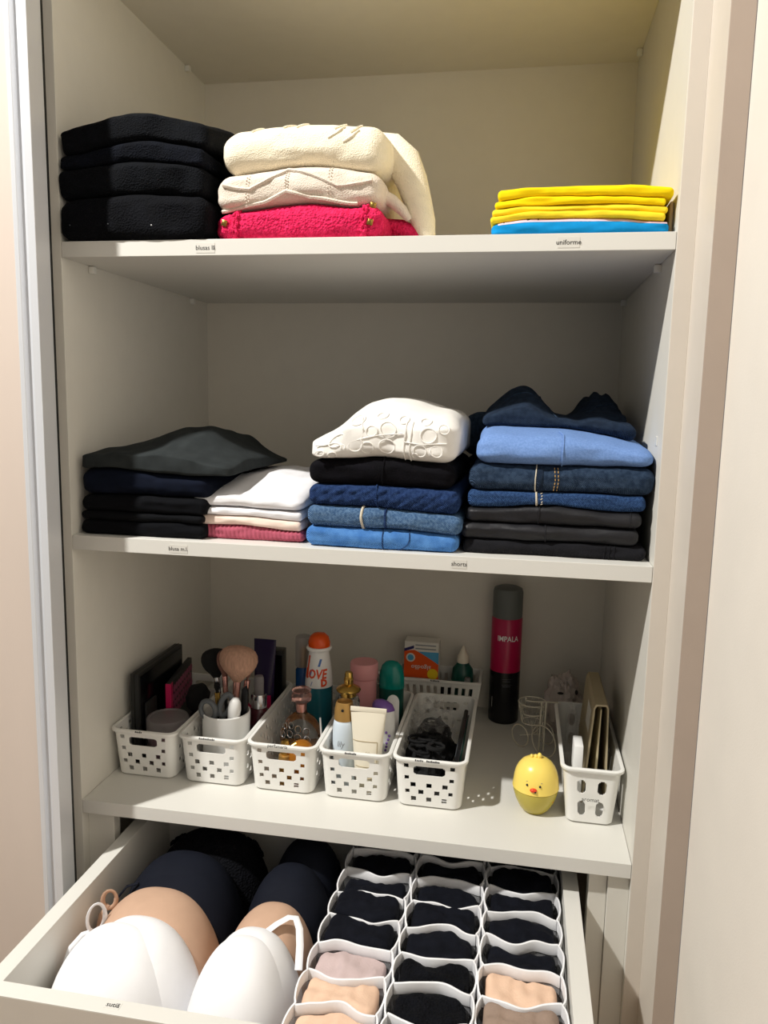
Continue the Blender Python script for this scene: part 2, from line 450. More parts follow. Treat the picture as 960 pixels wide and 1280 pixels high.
# sliding door at the left with its handle profile
sd = thing('sliding_door', 'rose-beige sliding door with a pale grooved metal edge profile', 'door', (-0.32, -0.065, FLOOR))
PX0, PX1, PY0, PY1 = -0.0145, 0.0158, -0.0800, -0.0500
sbox('door_panel', (-0.75, PX0, -0.076, -0.054, FLOOR + 0.01, 1.45), 'door', sd)
prof = [(PX0, PY1), (PX0, PY0), (PX0 + .0065, PY0), (PX0 + .0085, PY0 + .007), (PX0 + .0175, PY0 + .007), (PX0 + .0195, PY0), (PX1, PY0), (PX1, PY1)]
mb = MB(); mb.prism(prof, FLOOR + 0.01, 1.45, 'z'); mb.build('edge_profile', 'alu', sd, smooth=False, bevel=0.0006)
mb = MB(); mb.box(PX1 - 0.012, PX1 - .001, PY1, PY1 + 0.006, FLOOR + .01, 1.45); mb.build('gap_shade', 'black_case', sd, smooth=False)  # black strip standing in for the shade in the gap behind the door

# ------------------------------------------------------------------ folded clothes
class Fold:
    """one folded garment in a stack, lying between two soft surfaces; keeps its front so seams can follow it"""
    def __init__(s, name, label, cat, m, x0, x1, y0, y1, zb, zt, seed, group=None, n=(40, 14), jit=0.004, disp=None, skew=None, lines=(), r=None):
        s.x0, s.x1, s.y0, s.y1, s.zb, s.zt = x0, x1, y0, y1, zb, zt
        cx, cy = (x0 + x1) / 2, (y0 + y1) / 2
        s.az = (zt(cx, cy) - zb(cx, cy)) / 2
        s.r = min(s.az * 0.80, (y1 - y0) * .45) if r is None else r
        sd = seed * 7.31
        def dsp(x, y, z, w):
            dx = jit * nz(y * 14 + sd, z * 22, sd); dy = jit * 1.3 * nz(x * 13, z * 25 + sd, sd + 3)
            dz = 0.0
            # soft creases running along the front fold
            dy += 0.0026 * nz(x * 24, z * 110 + sd, sd) + 0.0012 * nz(x * 70, z * 170, sd)
            if disp:
                a = disp(x, y, z, w); dx += a[0]; dy += a[1]; dz += a[2]
            return dx, dy, dz
        s.disp = dsp; s.skew = skew
        mb = MB(); e = 0.0004
        slab(mb, x0, x1, y0, y1, lambda x, y: zb(x, y) + e, lambda x, y: zt(x, y) - e, s.r, n, 4, dsp, skew)
        s.base = (cx, cy, zb(cx, cy))
        s.o = mb.build(name, m, None, base=s.base, angle=80)
        tag(s.o, label, cat, group)
    def P(s, x, a, off=0.0008):
        if a <= 90:
            fl = 2 * max(s.az - s.r, 0); arc = pi / 2 * s.r; d = (a + 90) / 180 * (2 * arc + fl)
            if d < arc: an = -pi / 2 + d / s.r; zl = -s.az + s.r + s.r * math.sin(an)
            elif d < arc + fl: an = 0.0; zl = -s.az + s.r + (d - arc)
            else: an = (d - arc - fl) / s.r; zl = s.az - s.r + s.r * math.sin(an)
            y = s.y0 + s.r - s.r * math.cos(an); w = (zl + s.az) / (2 * s.az); ny, nz_ = -math.cos(an), math.sin(an)
        else:
            y = s.y0 + s.r + (a - 90) / 90 * 0.06; w = 1.0; ny, nz_ = 0, 1
        if s.skew: x = x + s.skew(y, w)
        z = s.zb(x, y) * (1 - w) + s.zt(x, y) * w
        d = s.disp(x, y, z, w)
        return Vector((x + d[0], y + d[1] + ny * off, z + d[2] + nz_ * off))
    def line(s, name, m, pts, r, flat=1.0, n=6, sub=6, off=0.0004, label=None):
        out = []
        for (a, b) in zip(pts[:-1], pts[1:]):
            for i in range(sub): t = i / sub; out.append(s.P(a[0] + (b[0] - a[0]) * t, a[1] + (b[1] - a[1]) * t, off))
        out.append(s.P(*pts[-1], off))
        mb = MB(); mb.tube(out, r, n, flat=flat); o = mb.build(name, m, s.o)
        if label: o['label'] = label
        return o
    def strip(s, name, m, xa, xb, a0, a1, off=0.0009, nx=4, na=10, label=None):
        """a raised flat piece (waistband, fly, patch) lying on the front fold"""
        mb = MB(); vs = []; fs = []
        for j in range(na + 1):
            a = a0 + (a1 - a0) * j / na
            for i in range(nx + 1): vs.append(s.P(xa + (xb - xa) * i / nx, a, off if 0 < i < nx and 0 < j < na else 0.0))
        for j in range(na):
            for i in range(nx): k = j * (nx + 1) + i; fs.append((k, k + 1, k + nx + 2, k + nx + 1))
        mb.add(vs, fs); o = mb.build(name, m, s.o)
        if label: o['label'] = label
        return o

def bump(x, c, w): return math.exp(-((x - c) / w) ** 2)
def surf(z, amp=0.002, seed=0, f=None):
    def g(x, y):
        v = z + 1.25 * amp * nz(x * 11 + seed * 5.1, y * 9, seed * 3.3) + .0011 * nz(x * 34, y * 26, seed * 1.7)
        if f: v += f(x, y)
        return v
    return g
def flat(z): return lambda x, y: z

GA = 'dark knit sweaters stacked against the left side panel'
# --- black sweaters, upper shelf left
S = [flat(Z1)]
S.append(surf(.474, .004, 1, lambda x, y: .004 * bump(x, .11, .07)))
S.append(surf(.510, .004, 2, lambda x, y: .010 * bump(x, .13, .08)))
S.append(surf(.528, .003, 3, lambda x, y: .020 * bump(x, .12, .075)))
S.append(surf(.560, .003, 4, lambda x, y: .022 * bump(x, .12, .085) + .022 * clamp((y - .01) / .1, 0, 1)))
f = Fold('folded_sweater', 'thick black sweater with a tiny white speck, bottom of the dark knit stack', 'sweater', 'black_knit_b', .001, .2135, -.010, .30, S[0], S[1], 1, GA, r=.016)
mb = MB(); mb.ball(f.P(.137, -28, .0006), .0009, 8, 6); mb.build('speck', 'white', f.o)
for x_ in (.022, .076): mb = MB(); mb.ball(f.P(x_, -22, .0005), .0008, 8, 6); mb.build('bead', 'grey_pl', f.o)
f = Fold('folded_sweater', 'black knit sweater second from the bottom of the dark knit stack', 'sweater', 'black_knit', .002, .210, -.006, .30, S[1], S[2], 2, GA, r=.011)
Fold('folded_sweater', 'thin navy-black sweater squeezed between thicker black ones', 'sweater', 'navy_knit', .004, .210, -.004, .29, S[2], S[3], 3, GA, r=.008)
f = Fold('folded_sweater', 'navy-black sweater on top of the dark knit stack', 'sweater', 'black_knit', .004, .2135, -.004, .30, S[3], S[4], 4, GA, r=.013)

# --- cream, beige and pink sweaters
GB = 'bright knit sweaters beside the black ones'
S = [flat(Z1)]
S.append(surf(.455, .003, 5, lambda x, y: .013 * bump(x, .33, .08) + .006 * bump(x, .43, .02)))
S.append(surf(.500, .003, 6, lambda x, y: .014 * bump(x, .34, .08)))
S.append(surf(.556, .003, 7, lambda x, y: .012 * bump(x, .33, .09) + .004 * clamp((y - .03) / .1, 0, 1)))
f = Fold('folded_sweater', 'crimson pink chunky knit sweater with small square gold studs', 'sweater', 'pink_knit', .216, .443, .010, .28, S[0], S[1], 5, GB, n=(60, 20),
         disp=lambda x, y, z, w: (0, .0012 * math.sin(x * 900 + 5 * nz(x * 40, z * 60)) * math.sin(z * 700), 0))
for xx, aa in ((.2315, 10), (.4275, -8), (.4285, 62)):
    p = f.P(xx, aa, .0012); mb = MB(); Tm = Matrix.Translation(p) @ Matrix.Rotation(.25, 4, 'Y')
    mb.box(-.0038, .0038, -.0012, .001, -.0038, .0038, Tm); mb.box(-.0024, .0024, -.002, -.0012, -.0024, .0024, Tm); mb.build('gold_stud', 'gold', f.o, bevel=.0006)
for xx in (.246, .419):
    for sgn in (0, 1):
        f.line('cable', 'pink_knit', [(xx + .003 * math.sin(k * .9 + sgn * pi), -75 + k * 9) for k in range(17)], .0024, sub=3, off=.0012)
mb = MB(); mb.tube([(.43, .09, .449), (.455, .085, .446), (.474, .082, .440), (.486, .080, .433)], [.018, .018, .014, .009], 12, flat=.75)
mb.build('sleeve', 'pink_knit', f.o)
f = Fold('folded_sweater', 'beige sweater with raised zigzag ridges between the cream and pink ones', 'sweater', 'beige_knit', .219, .440, .008, .28, S[1], S[2], 6, GB, n=(40, 16))
f.line('zigzag_ridge', 'beige_knit', [(.232, 22), (.268, -6), (.318, 48), (.385, -6), (.430, 20)], .0026, sub=10, label='raised zigzag ridge in the knit')
f.line('zigzag_ridge', 'beige_knit', [(.226, -70), (.285, -56), (.318, -26), (.35, -52), (.41, -62)], .0026, sub=10)
for xx, a0, a1 in ((.2645, -50, 40), (.318, -25, 45), (.3745, -40, 55)):
    mb = MB()
    for k in range(9):
        a = a0 + (a1 - a0) * k / 8
        for s_ in (-.0016, .0016): mb.ball(f.P(xx + s_, a + (4 if s_ > 0 else 0), .0002), .0010, 6, 5)
    mb.build('eyelet_row', 'beige_knit', f.o)
mb = MB(); mb.tube([(.428, .06, .486), (.446, .062, .478), (.46, .064, .466), (.468, .07, .456)], [.012, .0105, .009, .006], 12, flat=.8)
mb.build('cuff', 'beige_knit', f.o)
f = Fold('folded_sweater', 'cream white sweater with small cable ridges, its sleeve hanging down the stack', 'sweater', 'cream_knit', .226, .447, .010, .28, S[2], S[3], 7, GB, n=(40, 16))
for xx, a in ((.272, 78), (.315, 80), (.333, 74), (.385, 66), (.407, 58)):
    f.line('cable', 'cream_knit', [(xx + .006, a + 8), (xx + .001, a - 10), (xx - .006, a - 26)], .0016, sub=5)
for x_, a_ in ((.376, 10), (.396, 2)):
    f.line('cable', 'cream_knit', [(x_ - .004, a_), (x_ + .008, a_ + 18), (x_ + .016, a_ + 40)], .0014, sub=5)
mb = MB()
path = [(.418, .085, .553), (.440, .080, .546), (.458, .076, .530), (.470, .075, .505), (.479, .075, .478), (.487, .076, .452), (.491, .078, .434)]
mb.tube(path, [.016, .019, .019, .017, .015, .013, .010], 14, flat=1.25); mb.build('sleeve', 'cream_knit', f.o)

# --- yellow and blue uniform shirts
GC = 'folded uniform shirts by the right side panel'
zs = [Z1, .4385, .4475, .4560, .4650, .4775]
def yz(i): return surf(zs[i], .0010, 20 + i, lambda x, y: -.004 * clamp((x - .745) / .05, 0, 1) - .0035 * clamp((.62 - x) / .04, 0, 1) + .0015 * bump(x, .68, .08))
S = [flat(Z1)] + [yz(i) for i in range(1, 6)]
f = Fold('folded_shirt', 'sky blue shirt with a pale pink printed panel under the yellow shirts', 'shirt', 'sky_blue', .5805, .793, .010, .27, S[0], S[1], 8, GC, jit=.001)
f.strip('pink_panel', 'pale_pink', .589, .790, 38, 88, .0006, 30, 6, 'pale pink panel along the fold')
for xa, xb in ((.595, .598), (.6225, .630), (.6365, .640)):
    f.strip('print_mark', 'ink', xa, xb, 46, 74, .0012, 2, 3)
Fold('folded_shirt', 'lowest yellow uniform shirt resting on the sky blue one', 'shirt', 'yellow_b', .578, .786, .009, .27, S[1], S[2], 9, GC, jit=.002)
Fold('folded_shirt', 'yellow uniform shirt second up from the sky blue one', 'shirt', 'yellow_b', .581, .790, .011, .27, S[2], S[3], 10, GC, jit=.002)
Fold('folded_shirt', 'yellow uniform shirt just below the topmost yellow one', 'shirt', 'yellow', .585, .788, .010, .27, S[3], S[4], 11, GC, jit=.002)
Fold('folded_shirt', 'brightest yellow uniform shirt on top of its stack', 'shirt', 'yellow', .588, .796, .008, .27, S[4], S[5], 12, GC, jit=.002, skew=lambda y, w: 0)
f = MB(); slab(f, .7945, .7993, .03, .20, Z1 + .0003, .4625, .0022, (3, 8))
tag(f.build('folded_garment', 'tan', None), 'tan garment edge wedged between the yellow shirts and side panel', 'garment')

# --- dark shirts, middle shelf left
GD = 'dark shirts stacked on the middle shelf'
S = [flat(Z2), surf(.037, .001, 31), surf(.049, .0012, 32), surf(.0735, .0015, 33), surf(.107, .002, 34, lambda x, y: .006 * bump(x, .05, .05)),
     surf(.1335, .003, 35, lambda x, y: .036 * bump(x, .145, .080) * (.12 + .88 * sm(0, .11, y)) + .004 * bump(x, .165, .020) * sm(.02, .1, y) - .016 * sm(.13, .24, x) - .016 * sm(.16, .30, y))]
Fold('folded_shirt', 'black shirt at the bottom of the dark shirt stack', 'shirt', 'black', .005, .196, .013, .28, S[0], S[1], 21, GD, jit=.002)
Fold('folded_shirt', 'thin black shirt second from the bottom of the dark shirt stack', 'shirt', 'black_b', .006, .192, .014, .28, S[1], S[2], 22, GD, jit=.002)
Fold('folded_shirt', 'plump black shirt under the navy one', 'shirt', 'black', .007, .198, .012, .28, S[2], S[3], 23, GD, jit=.002)
Fold('folded_shirt', 'navy shirt under the charcoal one', 'shirt', 'navy', .008, .205, .012, .28, S[3], S[4], 24, GD, jit=.002)
f = Fold('folded_shirt', 'charcoal grey shirt heaped on top of the dark shirt stack', 'shirt', 'charcoal', .009, .236, .010, .285, S[4], S[5], 25, GD, n=(70, 40), jit=.003, r=.0105,
         disp=lambda x, y, z, w: (0, 0, .003 * w * nz(x * 45, y * 25, 8)))

# --- white, beige and mauve tops
GE = 'light tops between the dark shirts and shorts'
S = [flat(Z2), surf(.036, .001, 41, lambda x, y: -.006 * clamp((x - .25) / .09, 0, 1)), surf(.050, .001, 42, lambda x, y: -.006 * clamp((x - .25) / .09, 0, 1)),
     surf(.062, .001, 43, lambda x, y: -.004 * clamp((x - .25) / .09, 0, 1)),
     surf(.078, .0015, 44, lambda x, y: .019 * clamp((y - .02) / .12, 0, 1) + .006 * bump(x, .25, .05) - .002 * clamp((x - .25) / .09, 0, 1))]
Fold('folded_blouse', 'mauve pink ribbed top under the beige and white ones', 'blouse', 'mauve', .166, .3355, .030, .27, S[0], S[1], 31, GE, n=(150, 8), jit=.001,
     disp=lambda x, y, z, w: (0, -.0011 * abs(math.sin(x * pi / .0062)) * (1 if y < .1 else 0), .0009 * w * math.sin(x * 2 * pi / .0062)))
Fold('folded_blouse', 'pale peach top under two white ones', 'blouse', 'peach', .169, .3335, .028, .27, S[1], S[2], 32, GE, jit=.0025)
Fold('folded_blouse', 'thin white top beneath the topmost white one', 'blouse', 'white', .170, .3325, .027, .27, S[2], S[3], 33, GE, jit=.0025)
f = Fold('folded_blouse', 'white top on the mauve and peach stack, wrinkled at its upper face', 'blouse', 'white', .170, .3345, .026, .28, S[3], S[4], 34, GE, n=(30, 22), jit=.003,
         disp=lambda x, y, z, w: (0, 0, .0016 * w * nz(x * 50, y * 22, 3)))

# --- shorts, middle stack
GF = 'folded shorts behind the shorts label'
S = [flat(Z2), surf(.044, .0015, 51, lambda x, y: -.004 * clamp((x - .45) / .1, 0, 1)), surf(.072, .0015, 52, lambda x, y: -.005 * clamp((x - .45) / .1, 0, 1)),
     surf(.1015, .0015, 53, lambda x, y: -.002 * clamp((x - .45) / .1, 0, 1)), surf(.134, .002, 54, lambda x, y: .006 * bump(x, .45, .06)),
     surf(.186, .002, 55, lambda x, y: .024 * bump(x, .450, .070) * (.3 + .7 * sm(0, .08, y)) + .010 * clamp((y - .02) / .1, 0, 1) - .024 * sm(.415, .36, x))]
f = Fold('folded_shorts', 'light blue denim shorts at the bottom of the shorts stack', 'shorts', 'denim_light', .3425, .5535, .012, .28, S[0], S[1], 41, GF, jit=.0025)
f.line('side_seam', 'denim_blue', [(.452, -85), (.4515, 85)], .0009, sub=14)
f.line('pocket_seam', 'denim_blue', [(.487, 80), (.4885, 10), (.486, -20), (.478, -55), (.463, -75)], .0008, sub=8)
f = Fold('folded_shorts', 'faded mid-blue denim shorts with a pale waistband seam', 'shorts', 'denim_mid', .345, .5575, .010, .28, S[1], S[2], 42, GF, jit=.0025)
f.line('waist_seam', 'stitch', [(.4235, -85), (.422, 0), (.4235, 88)], .0019, sub=14, label='pale frayed seam')
f.line('side_seam', 'denim_navy', [(.4545, -60), (.455, 70)], .0016, sub=8)
f.strip('fly_panel', 'denim_mid', .426, .454, -75, 85, .0014)
f = Fold('folded_shorts', 'navy crinkled denim shorts below the black pair', 'shorts', 'denim_navy', .3475, .554, .010, .28, S[2], S[3], 43, GF, n=(60, 14), jit=.0025,
         disp=lambda x, y, z, w: (0, .0011 * math.sin(x * 330 - z * 520) * (1 if y < .05 else .2), 0))
f.line('side_seam', 'denim_navy', [(.4435, -85), (.4425, 88)], .0013, sub=14)
f = Fold('folded_shorts', 'black velvety shorts directly under the white embossed ones', 'shorts', 'velvet', .3465, .546, .010, .28, S[3], S[4], 44, GF, jit=.003)
f.line('side_seam', 'velvet', [(.449, -80), (.4515, 85)], .0013, sub=12)
f = Fold('folded_shorts', 'white shorts embossed with rings and lines on top of their stack', 'shorts', 'off_white', .350, .5485, .004, .27, S[4], S[5], 45, GF, n=(40, 22), jit=.006, r=.0225,
         disp=lambda x, y, z, w: (0, .003 * nz(x * 28, z * 40, 2), .002 * w * nz(x * 35, y * 25, 5)))
rnd = random.Random(4)
rings = [(.4565, -28, .0105), (.4565, 30, .0105), (.4305, -34, .0085), (.435, 22, .0075), (.501, -32, .0085), (.5105, 20, .0105), (.5225, -30, .0080), (.494, -50, .004), (.4145, -22, .0095), (.389, 8, .0105),
         (.366, -30, .0065), (.382, -48, .006), (.53, 44, .007), (.476, 66, .0065), (.415, 62, .009), (.445, 80, .007), (.505, 68, .007)]
for (x_, a_, r_) in rings:
    kk = 90 / (pi / 2 * f.r) * .9
    pts = [f.P(x_ + r_ * math.cos(t * pi / 8), clamp(a_ + r_ * kk * math.sin(t * pi / 8), -88, 110), .0003) for t in range(16)]
    mb = MB(); mb.tube(pts, .0009, 6, closed=True); mb.build('embossed_ring', 'off_white', f.o)
for pts in ([(.407, -12), (.44, 6), (.477, 20)], [(.36, 20), (.385, 4), (.40, -18)], [(.479, -78), (.4795, 10), (.481, 60)], [(.4865, -78), (.4875, 10), (.489, 60)],
            [(.48, -8), (.50, -10), (.535, -2)], [(.395, -5), (.396, -28)], [(.40, -3), (.401, -30)], [(.42, 70), (.424, 20), (.422, -5)]):
    f.line('embossed_line', 'off_white', pts, .0009)
# garments behind that stack
mb = MB(); slab(mb, .534, .598, .30, .46, Z2, surf(.125, .003, 61), .02, (8, 10))
tag(mb.build('folded_trousers', 'black', None), 'black trousers pushed behind the two shorts stacks', 'trousers')
mb = MB(); slab(mb, .530, .598, .30, .45, surf(.1258, .003, 61), surf(.198, .004, 62), .025, (10, 10), disp=lambda x, y, z, w: (.002 * nz(y * 20, z * 20), .003 * nz(x * 20, z * 30), 0))
tag(mb.build('folded_jeans', 'denim_dark', None), 'dark denim rolled up behind the white embossed shorts', 'jeans')

# --- jeans and trousers, right stack
GG = 'folded jeans and trousers at the right of the middle shelf'
S = [flat(Z2), surf(.0345, .001, 71), surf(.0575, .001, 72), surf(.0785, .001, 73, lambda x, y: .006 * bump(x, .67, .05)), surf(.101, .0015, 74),
     surf(.1365, .0015, 75), surf(.163, .002, 76, lambda x, y: .012 * bump(x, .60, .05) + .010 * bump(x, .69, .05) + .012 * clamp((y - .02) / .1, 0, 1) - .008 * clamp((x - .74) / .06, 0, 1)),
     surf(.1885, .002, 77, lambda x, y: .048 * (bump(x, .640, .030) * .70 + bump(x, .608, .034) * .62) * bump(y, .25, .15) + .044 * (1 - (1 - bump(x, .750, .030)) ** 2) * bump(y, .32, .12) * (.9 + .35 * nz(x * 60, y * 20)) + .006 * bump(y, .2, .15) - .006 * clamp((x - .74) / .05, 0, 1))]
f = Fold('folded_trousers', 'black twill trousers at the bottom of the right-hand jeans stack', 'trousers', 'black_twill', .558, .7945, .026, .30, S[0], S[1], 51, GG, jit=.002)
for x_ in (.742, .748, .754): f.line('side_seam', 'black_twill', [(x_, -70), (x_ + .001, 70)], .0007, sub=8)
f = Fold('folded_trousers', 'black coated trousers with a soft shine, middle of the three black pairs', 'trousers', 'coated', .5565, .786, .024, .30, S[1], S[2], 52, GG, jit=.003, n=(34, 14),
         disp=lambda x, y, z, w: (0, .0015 * nz(x * 50, z * 120, 4), 0))
f.line('side_seam', 'coated', [(.668, -80), (.667, 80)], .0010, sub=8)
f = Fold('folded_trousers', 'black coated trousers just under the mid-blue jeans', 'trousers', 'coated', .559, .786, .022, .30, S[2], S[3], 53, GG, jit=.003, n=(34, 14))
f.line('side_seam', 'coated', [(.655, -80), (.6555, 80)], .0010, sub=8)
f.line('side_seam', 'coated', [(.77, -70), (.771, 70)], .0007, sub=8)
f = Fold('folded_jeans', 'mid-blue grainy jeans with pale stitching on the black trousers', 'jeans', 'denim_blue', .5615, .789, .022, .30, S[3], S[4], 54, GG, jit=.0025)
f.line('waist_seam', 'stitch', [(.6515, -85), (.651, 85)], .0013, sub=12)
for k in range(5): f.line('stitch', 'stitch', [(.6565 + .001 * (k % 2), -62 + k * 27), (.659, -50 + k * 27)], .0006, sub=2)
f = Fold('folded_jeans', 'dark indigo jeans with gold stitching under the chambray garment', 'jeans', 'denim_dark', .5625, .8, .020, .30, S[4], S[5], 55, GG, jit=.0025)
f.strip('belt_loop', 'denim_ink', .6515, .660, -80, 85, .0016)
f.line('seam', 'stitch', [(.6505, -82), (.6495, 0), (.651, 85)], .0008, sub=12)
for k in range(7):
    for dx in (0, .0042): f.line('stitch', 'stitch_gold', [(.675 + dx - .0015 * abs(k - 3) / 3, -60 + k * 18), (.675 + dx - .0015 * abs(k - 2.5) / 3, -50 + k * 18)], .0006, sub=2)
f = Fold('folded_chambray', 'light blue chambray garment with a centre seam under dark denim', 'garment', 'chambray', .572, .7975, .016, .30, S[5], S[6], 56, GG, n=(36, 20), jit=.004,
         disp=lambda x, y, z, w: (0, 0, .0015 * w * nz(x * 30, y * 18, 9)))
f.line('centre_seam', 'chambray', [(.684, -85), (.6845, 40), (.683, 90), (.678, 120)], .0011, sub=12)
f = Fold('folded_jeans', 'dark ink denim heaped with two peaks on top of the right stack', 'jeans', 'denim_ink', .574, .782, .095, .40, S[6], S[7], 57, GG, n=(44, 34), jit=.004, r=.008,
         disp=lambda x, y, z, w: (.002 * nz(y * 30, z * 30), .002 * nz(x * 30, z * 30), .004 * w * nz(x * 40, y * 30, 6)))
f.line('pocket_seam', 'denim_dark', [(.652, 380), (.655, 300), (.662, 220), (.672, 150), (.678, 100)], .0010, sub=8)
f.line('yoke_seam', 'denim_dark', [(.60, 180), (.62, 190), (.645, 195)], .0010, sub=8)
f.line('yoke_seam', 'denim_dark', [(.72, 200), (.74, 260), (.765, 300)], .0010, sub=8)

# ------------------------------------------------------------------ storage baskets
def perf(mb, fn, S, Tl, hole, closed=True, tri=None):
    """thin wall over the grid S x Tl with open cells; fn(s, t, side) -> point"""
    ns, ntt = len(S), len(Tl); vs = []; fs = []
    for side in (0, 1):
        for t in Tl:
            for s in S: vs.append(fn(s, t, side))
    def id_(i, j, d): return d * ns * ntt + j * ns + (i % ns)
    cols = ns if closed else ns - 1
    solid = [[not hole(i, j) for j in range(ntt - 1)] for i in range(cols)]
    for i in range(cols):
        for j in range(ntt - 1):
            if solid[i][j]:
                fs.append((id_(i, j, 0), id_(i + 1, j, 0), id_(i + 1, j + 1, 0), id_(i, j + 1, 0)))
                fs.append((id_(i, j, 1), id_(i, j + 1, 1), id_(i + 1, j + 1, 1), id_(i + 1, j, 1)))
            else:
                il, ir = (i - 1) % cols, (i + 1) % cols
                if solid[il][j]: fs.append((id_(i, j, 0), id_(i, j, 1), id_(i, j + 1, 1), id_(i, j + 1, 0)))
                if solid[ir][j]: fs.append((id_(i + 1, j, 0), id_(i + 1, j + 1, 0), id_(i + 1, j + 1, 1), id_(i + 1, j, 1)))
                if j > 0 and solid[i][j - 1]: fs.append((id_(i, j, 0), id_(i + 1, j, 0), id_(i + 1, j, 1), id_(i, j, 1)))
                if j < ntt - 2 and solid[i][j + 1]: fs.append((id_(i, j + 1, 0), id_(i, j + 1, 1), id_(i + 1, j + 1, 1), id_(i + 1, j + 1, 0)))
    mb.add(vs, fs)

def merge_lines(vals, eps=1e-4):
    out = []
    for v in sorted(vals):
        if not out or v - out[-1] > eps: out.append(v)
    return out

def basket(mb, at_, bw, bd, tw, td, h, front, side, rc=0.014, th=0.0016, ncorner=5, backholes=True):
    """tapered basket with rounded corners. front/side: list of (u0,u1,t0,t1) open rectangles, u in metres from the middle, t 0..1 of height"""
    cx, cy, cz = at_
    st = []   # stations: (kind, fx, fy, nx, ny, u)
    def edge(kind, us, half, f, n):
        for u in us: st.append((kind, u, f, n))
    def lines(holes, half):
        v = [-half, half]
        for a, b, _, _ in holes: v += [a, b]
        return merge_lines(v)
    hx0, hy0 = bw / 2 - rc, bd / 2 - rc
    FU, SU = lines(front, hx0), lines(side, hy0)
    for u in FU: st.append(('F', u / hx0, -1, 0, -1, u))
    for k in range(1, ncorner): a = -pi / 2 + pi / 2 * k / ncorner; st.append(('c', 1, -1, math.cos(a), math.sin(a), 9))
    for u in SU: st.append(('R', 1, u / hy0, 1, 0, u))
    for k in range(1, ncorner): a = pi / 2 * k / ncorner; st.append(('c', 1, 1, math.cos(a), math.sin(a), 9))
    for u in reversed(FU): st.append(('B', u / hx0, 1, 0, 1, u))
    for k in range(1, ncorner): a = pi / 2 + pi / 2 * k / ncorner; st.append(('c', -1, 1, math.cos(a), math.sin(a), 9))
    for u in reversed(SU): st.append(('L', -1, u / hy0, -1, 0, u))
    for k in range(1, ncorner): a = pi + pi / 2 * k / ncorner; st.append(('c', -1, -1, math.cos(a), math.sin(a), 9))
    tl = [0.0, 0.04, 1.0]
    for a in (front, side):
        for _, _, t0, t1 in a: tl += [t0, t1]
    tl = merge_lines(tl, 1e-3)
    def fn(s, t, d):
        _, fx, fy, nx, ny, u = s
        w = bw + (tw - bw) * t; l = bd + (td - bd) * t
        r = rc - (th if d else 0)
        if t < 0.001: r = max(r - 0.004, .004)      # softly rounded foot
        return (cx + fx * (w / 2 - rc) + nx * r, cy + fy * (l / 2 - rc) + ny * r, cz + t * h)
    def hole(i, j):
        a, b = st[i], st[(i + 1) % len(st)]
        if a[0] != b[0] or a[0] == 'c': return False
        um = (a[5] + b[5]) / 2; tm = (tl[j] + tl[j + 1]) / 2
        if a[0] == 'B' and not backholes: return False
        for u0, u1, t0, t1 in (front if a[0] in 'FB' else side):
            if u0 < um < u1 and t0 < tm < t1: return True
        return False
    perf(mb, fn, st, tl, hole)
    # floor plate
    loop = [fn(s, 0.0, 0) for s in st]; n = len(loop)
    mb.add([(x, y, cz) for x, y, z in loop] + [(x, y, cz + th) for x, y, z in loop],
           [tuple(range(n - 1, -1, -1)), tuple(range(n, 2 * n))] + [(i, (i + 1) % n, (i + 1) % n + n, i + n) for i in range(n)])
    # rolled rim
    vs = []; fs = []
    prof = [(0.0, -.0005), (.0032, -.0040), (.0042, -.0030), (.0040, .0002), (.0022, .0014), (-.0012, .0012), (-.0018, -.0005)]
    m = len(prof)
    for s in st:
        x, y, z = fn(s, 1.0, 0)
        for (o, dz) in prof: vs.append((x + s[3] * o, y + s[4] * o, z + dz))
    for i in range(n):
        for k in range(m):
            fs.append((i * m + k, ((i + 1) % n) * m + k, ((i + 1) % n) * m + (k + 1) % m, i * m + (k + 1) % m))
    return mb, (vs, fs)

BH, BW0, BD0, BW1, BD1 = .0800, .096, .246, .1055, .262
def sq(u, t, a=.0034): return (u - a, u + a, t - a / BH, t + a / BH)
hx = BW0 / 2 - .014
FR = [(-.0215, .0215, .715, .825), (-.0205, .0205, .695, .7151), (-.0205, .0205, .8249, .845), (-.0185, .0185, .68, .6951), (-.0185, .0185, .8449, .86)]
for u, t in ((-.031, .855), (.031, .855), (-.031, .61), (.031, .61), (-.031, .33), (.031, .33), (-.0225, .47), (0, .47), (.0225, .47), (-.0115, .325), (.0115, .325), (-.0225, .18), (0, .18), (.0225, .18)):
    FR.append(sq(u, t, .0037 if abs(u) < .03 else .0031))
SI = []
for k in range(15):
    u = -.098 + k * .014
    for t in ((.18, .47, .74) if k % 2 else (.325, .61, .855)): SI.append(sq(u, t, .0036))
BX = [.0595, .1735, .2875, .4020, .5165]
BY = .086 + BD0 / 2
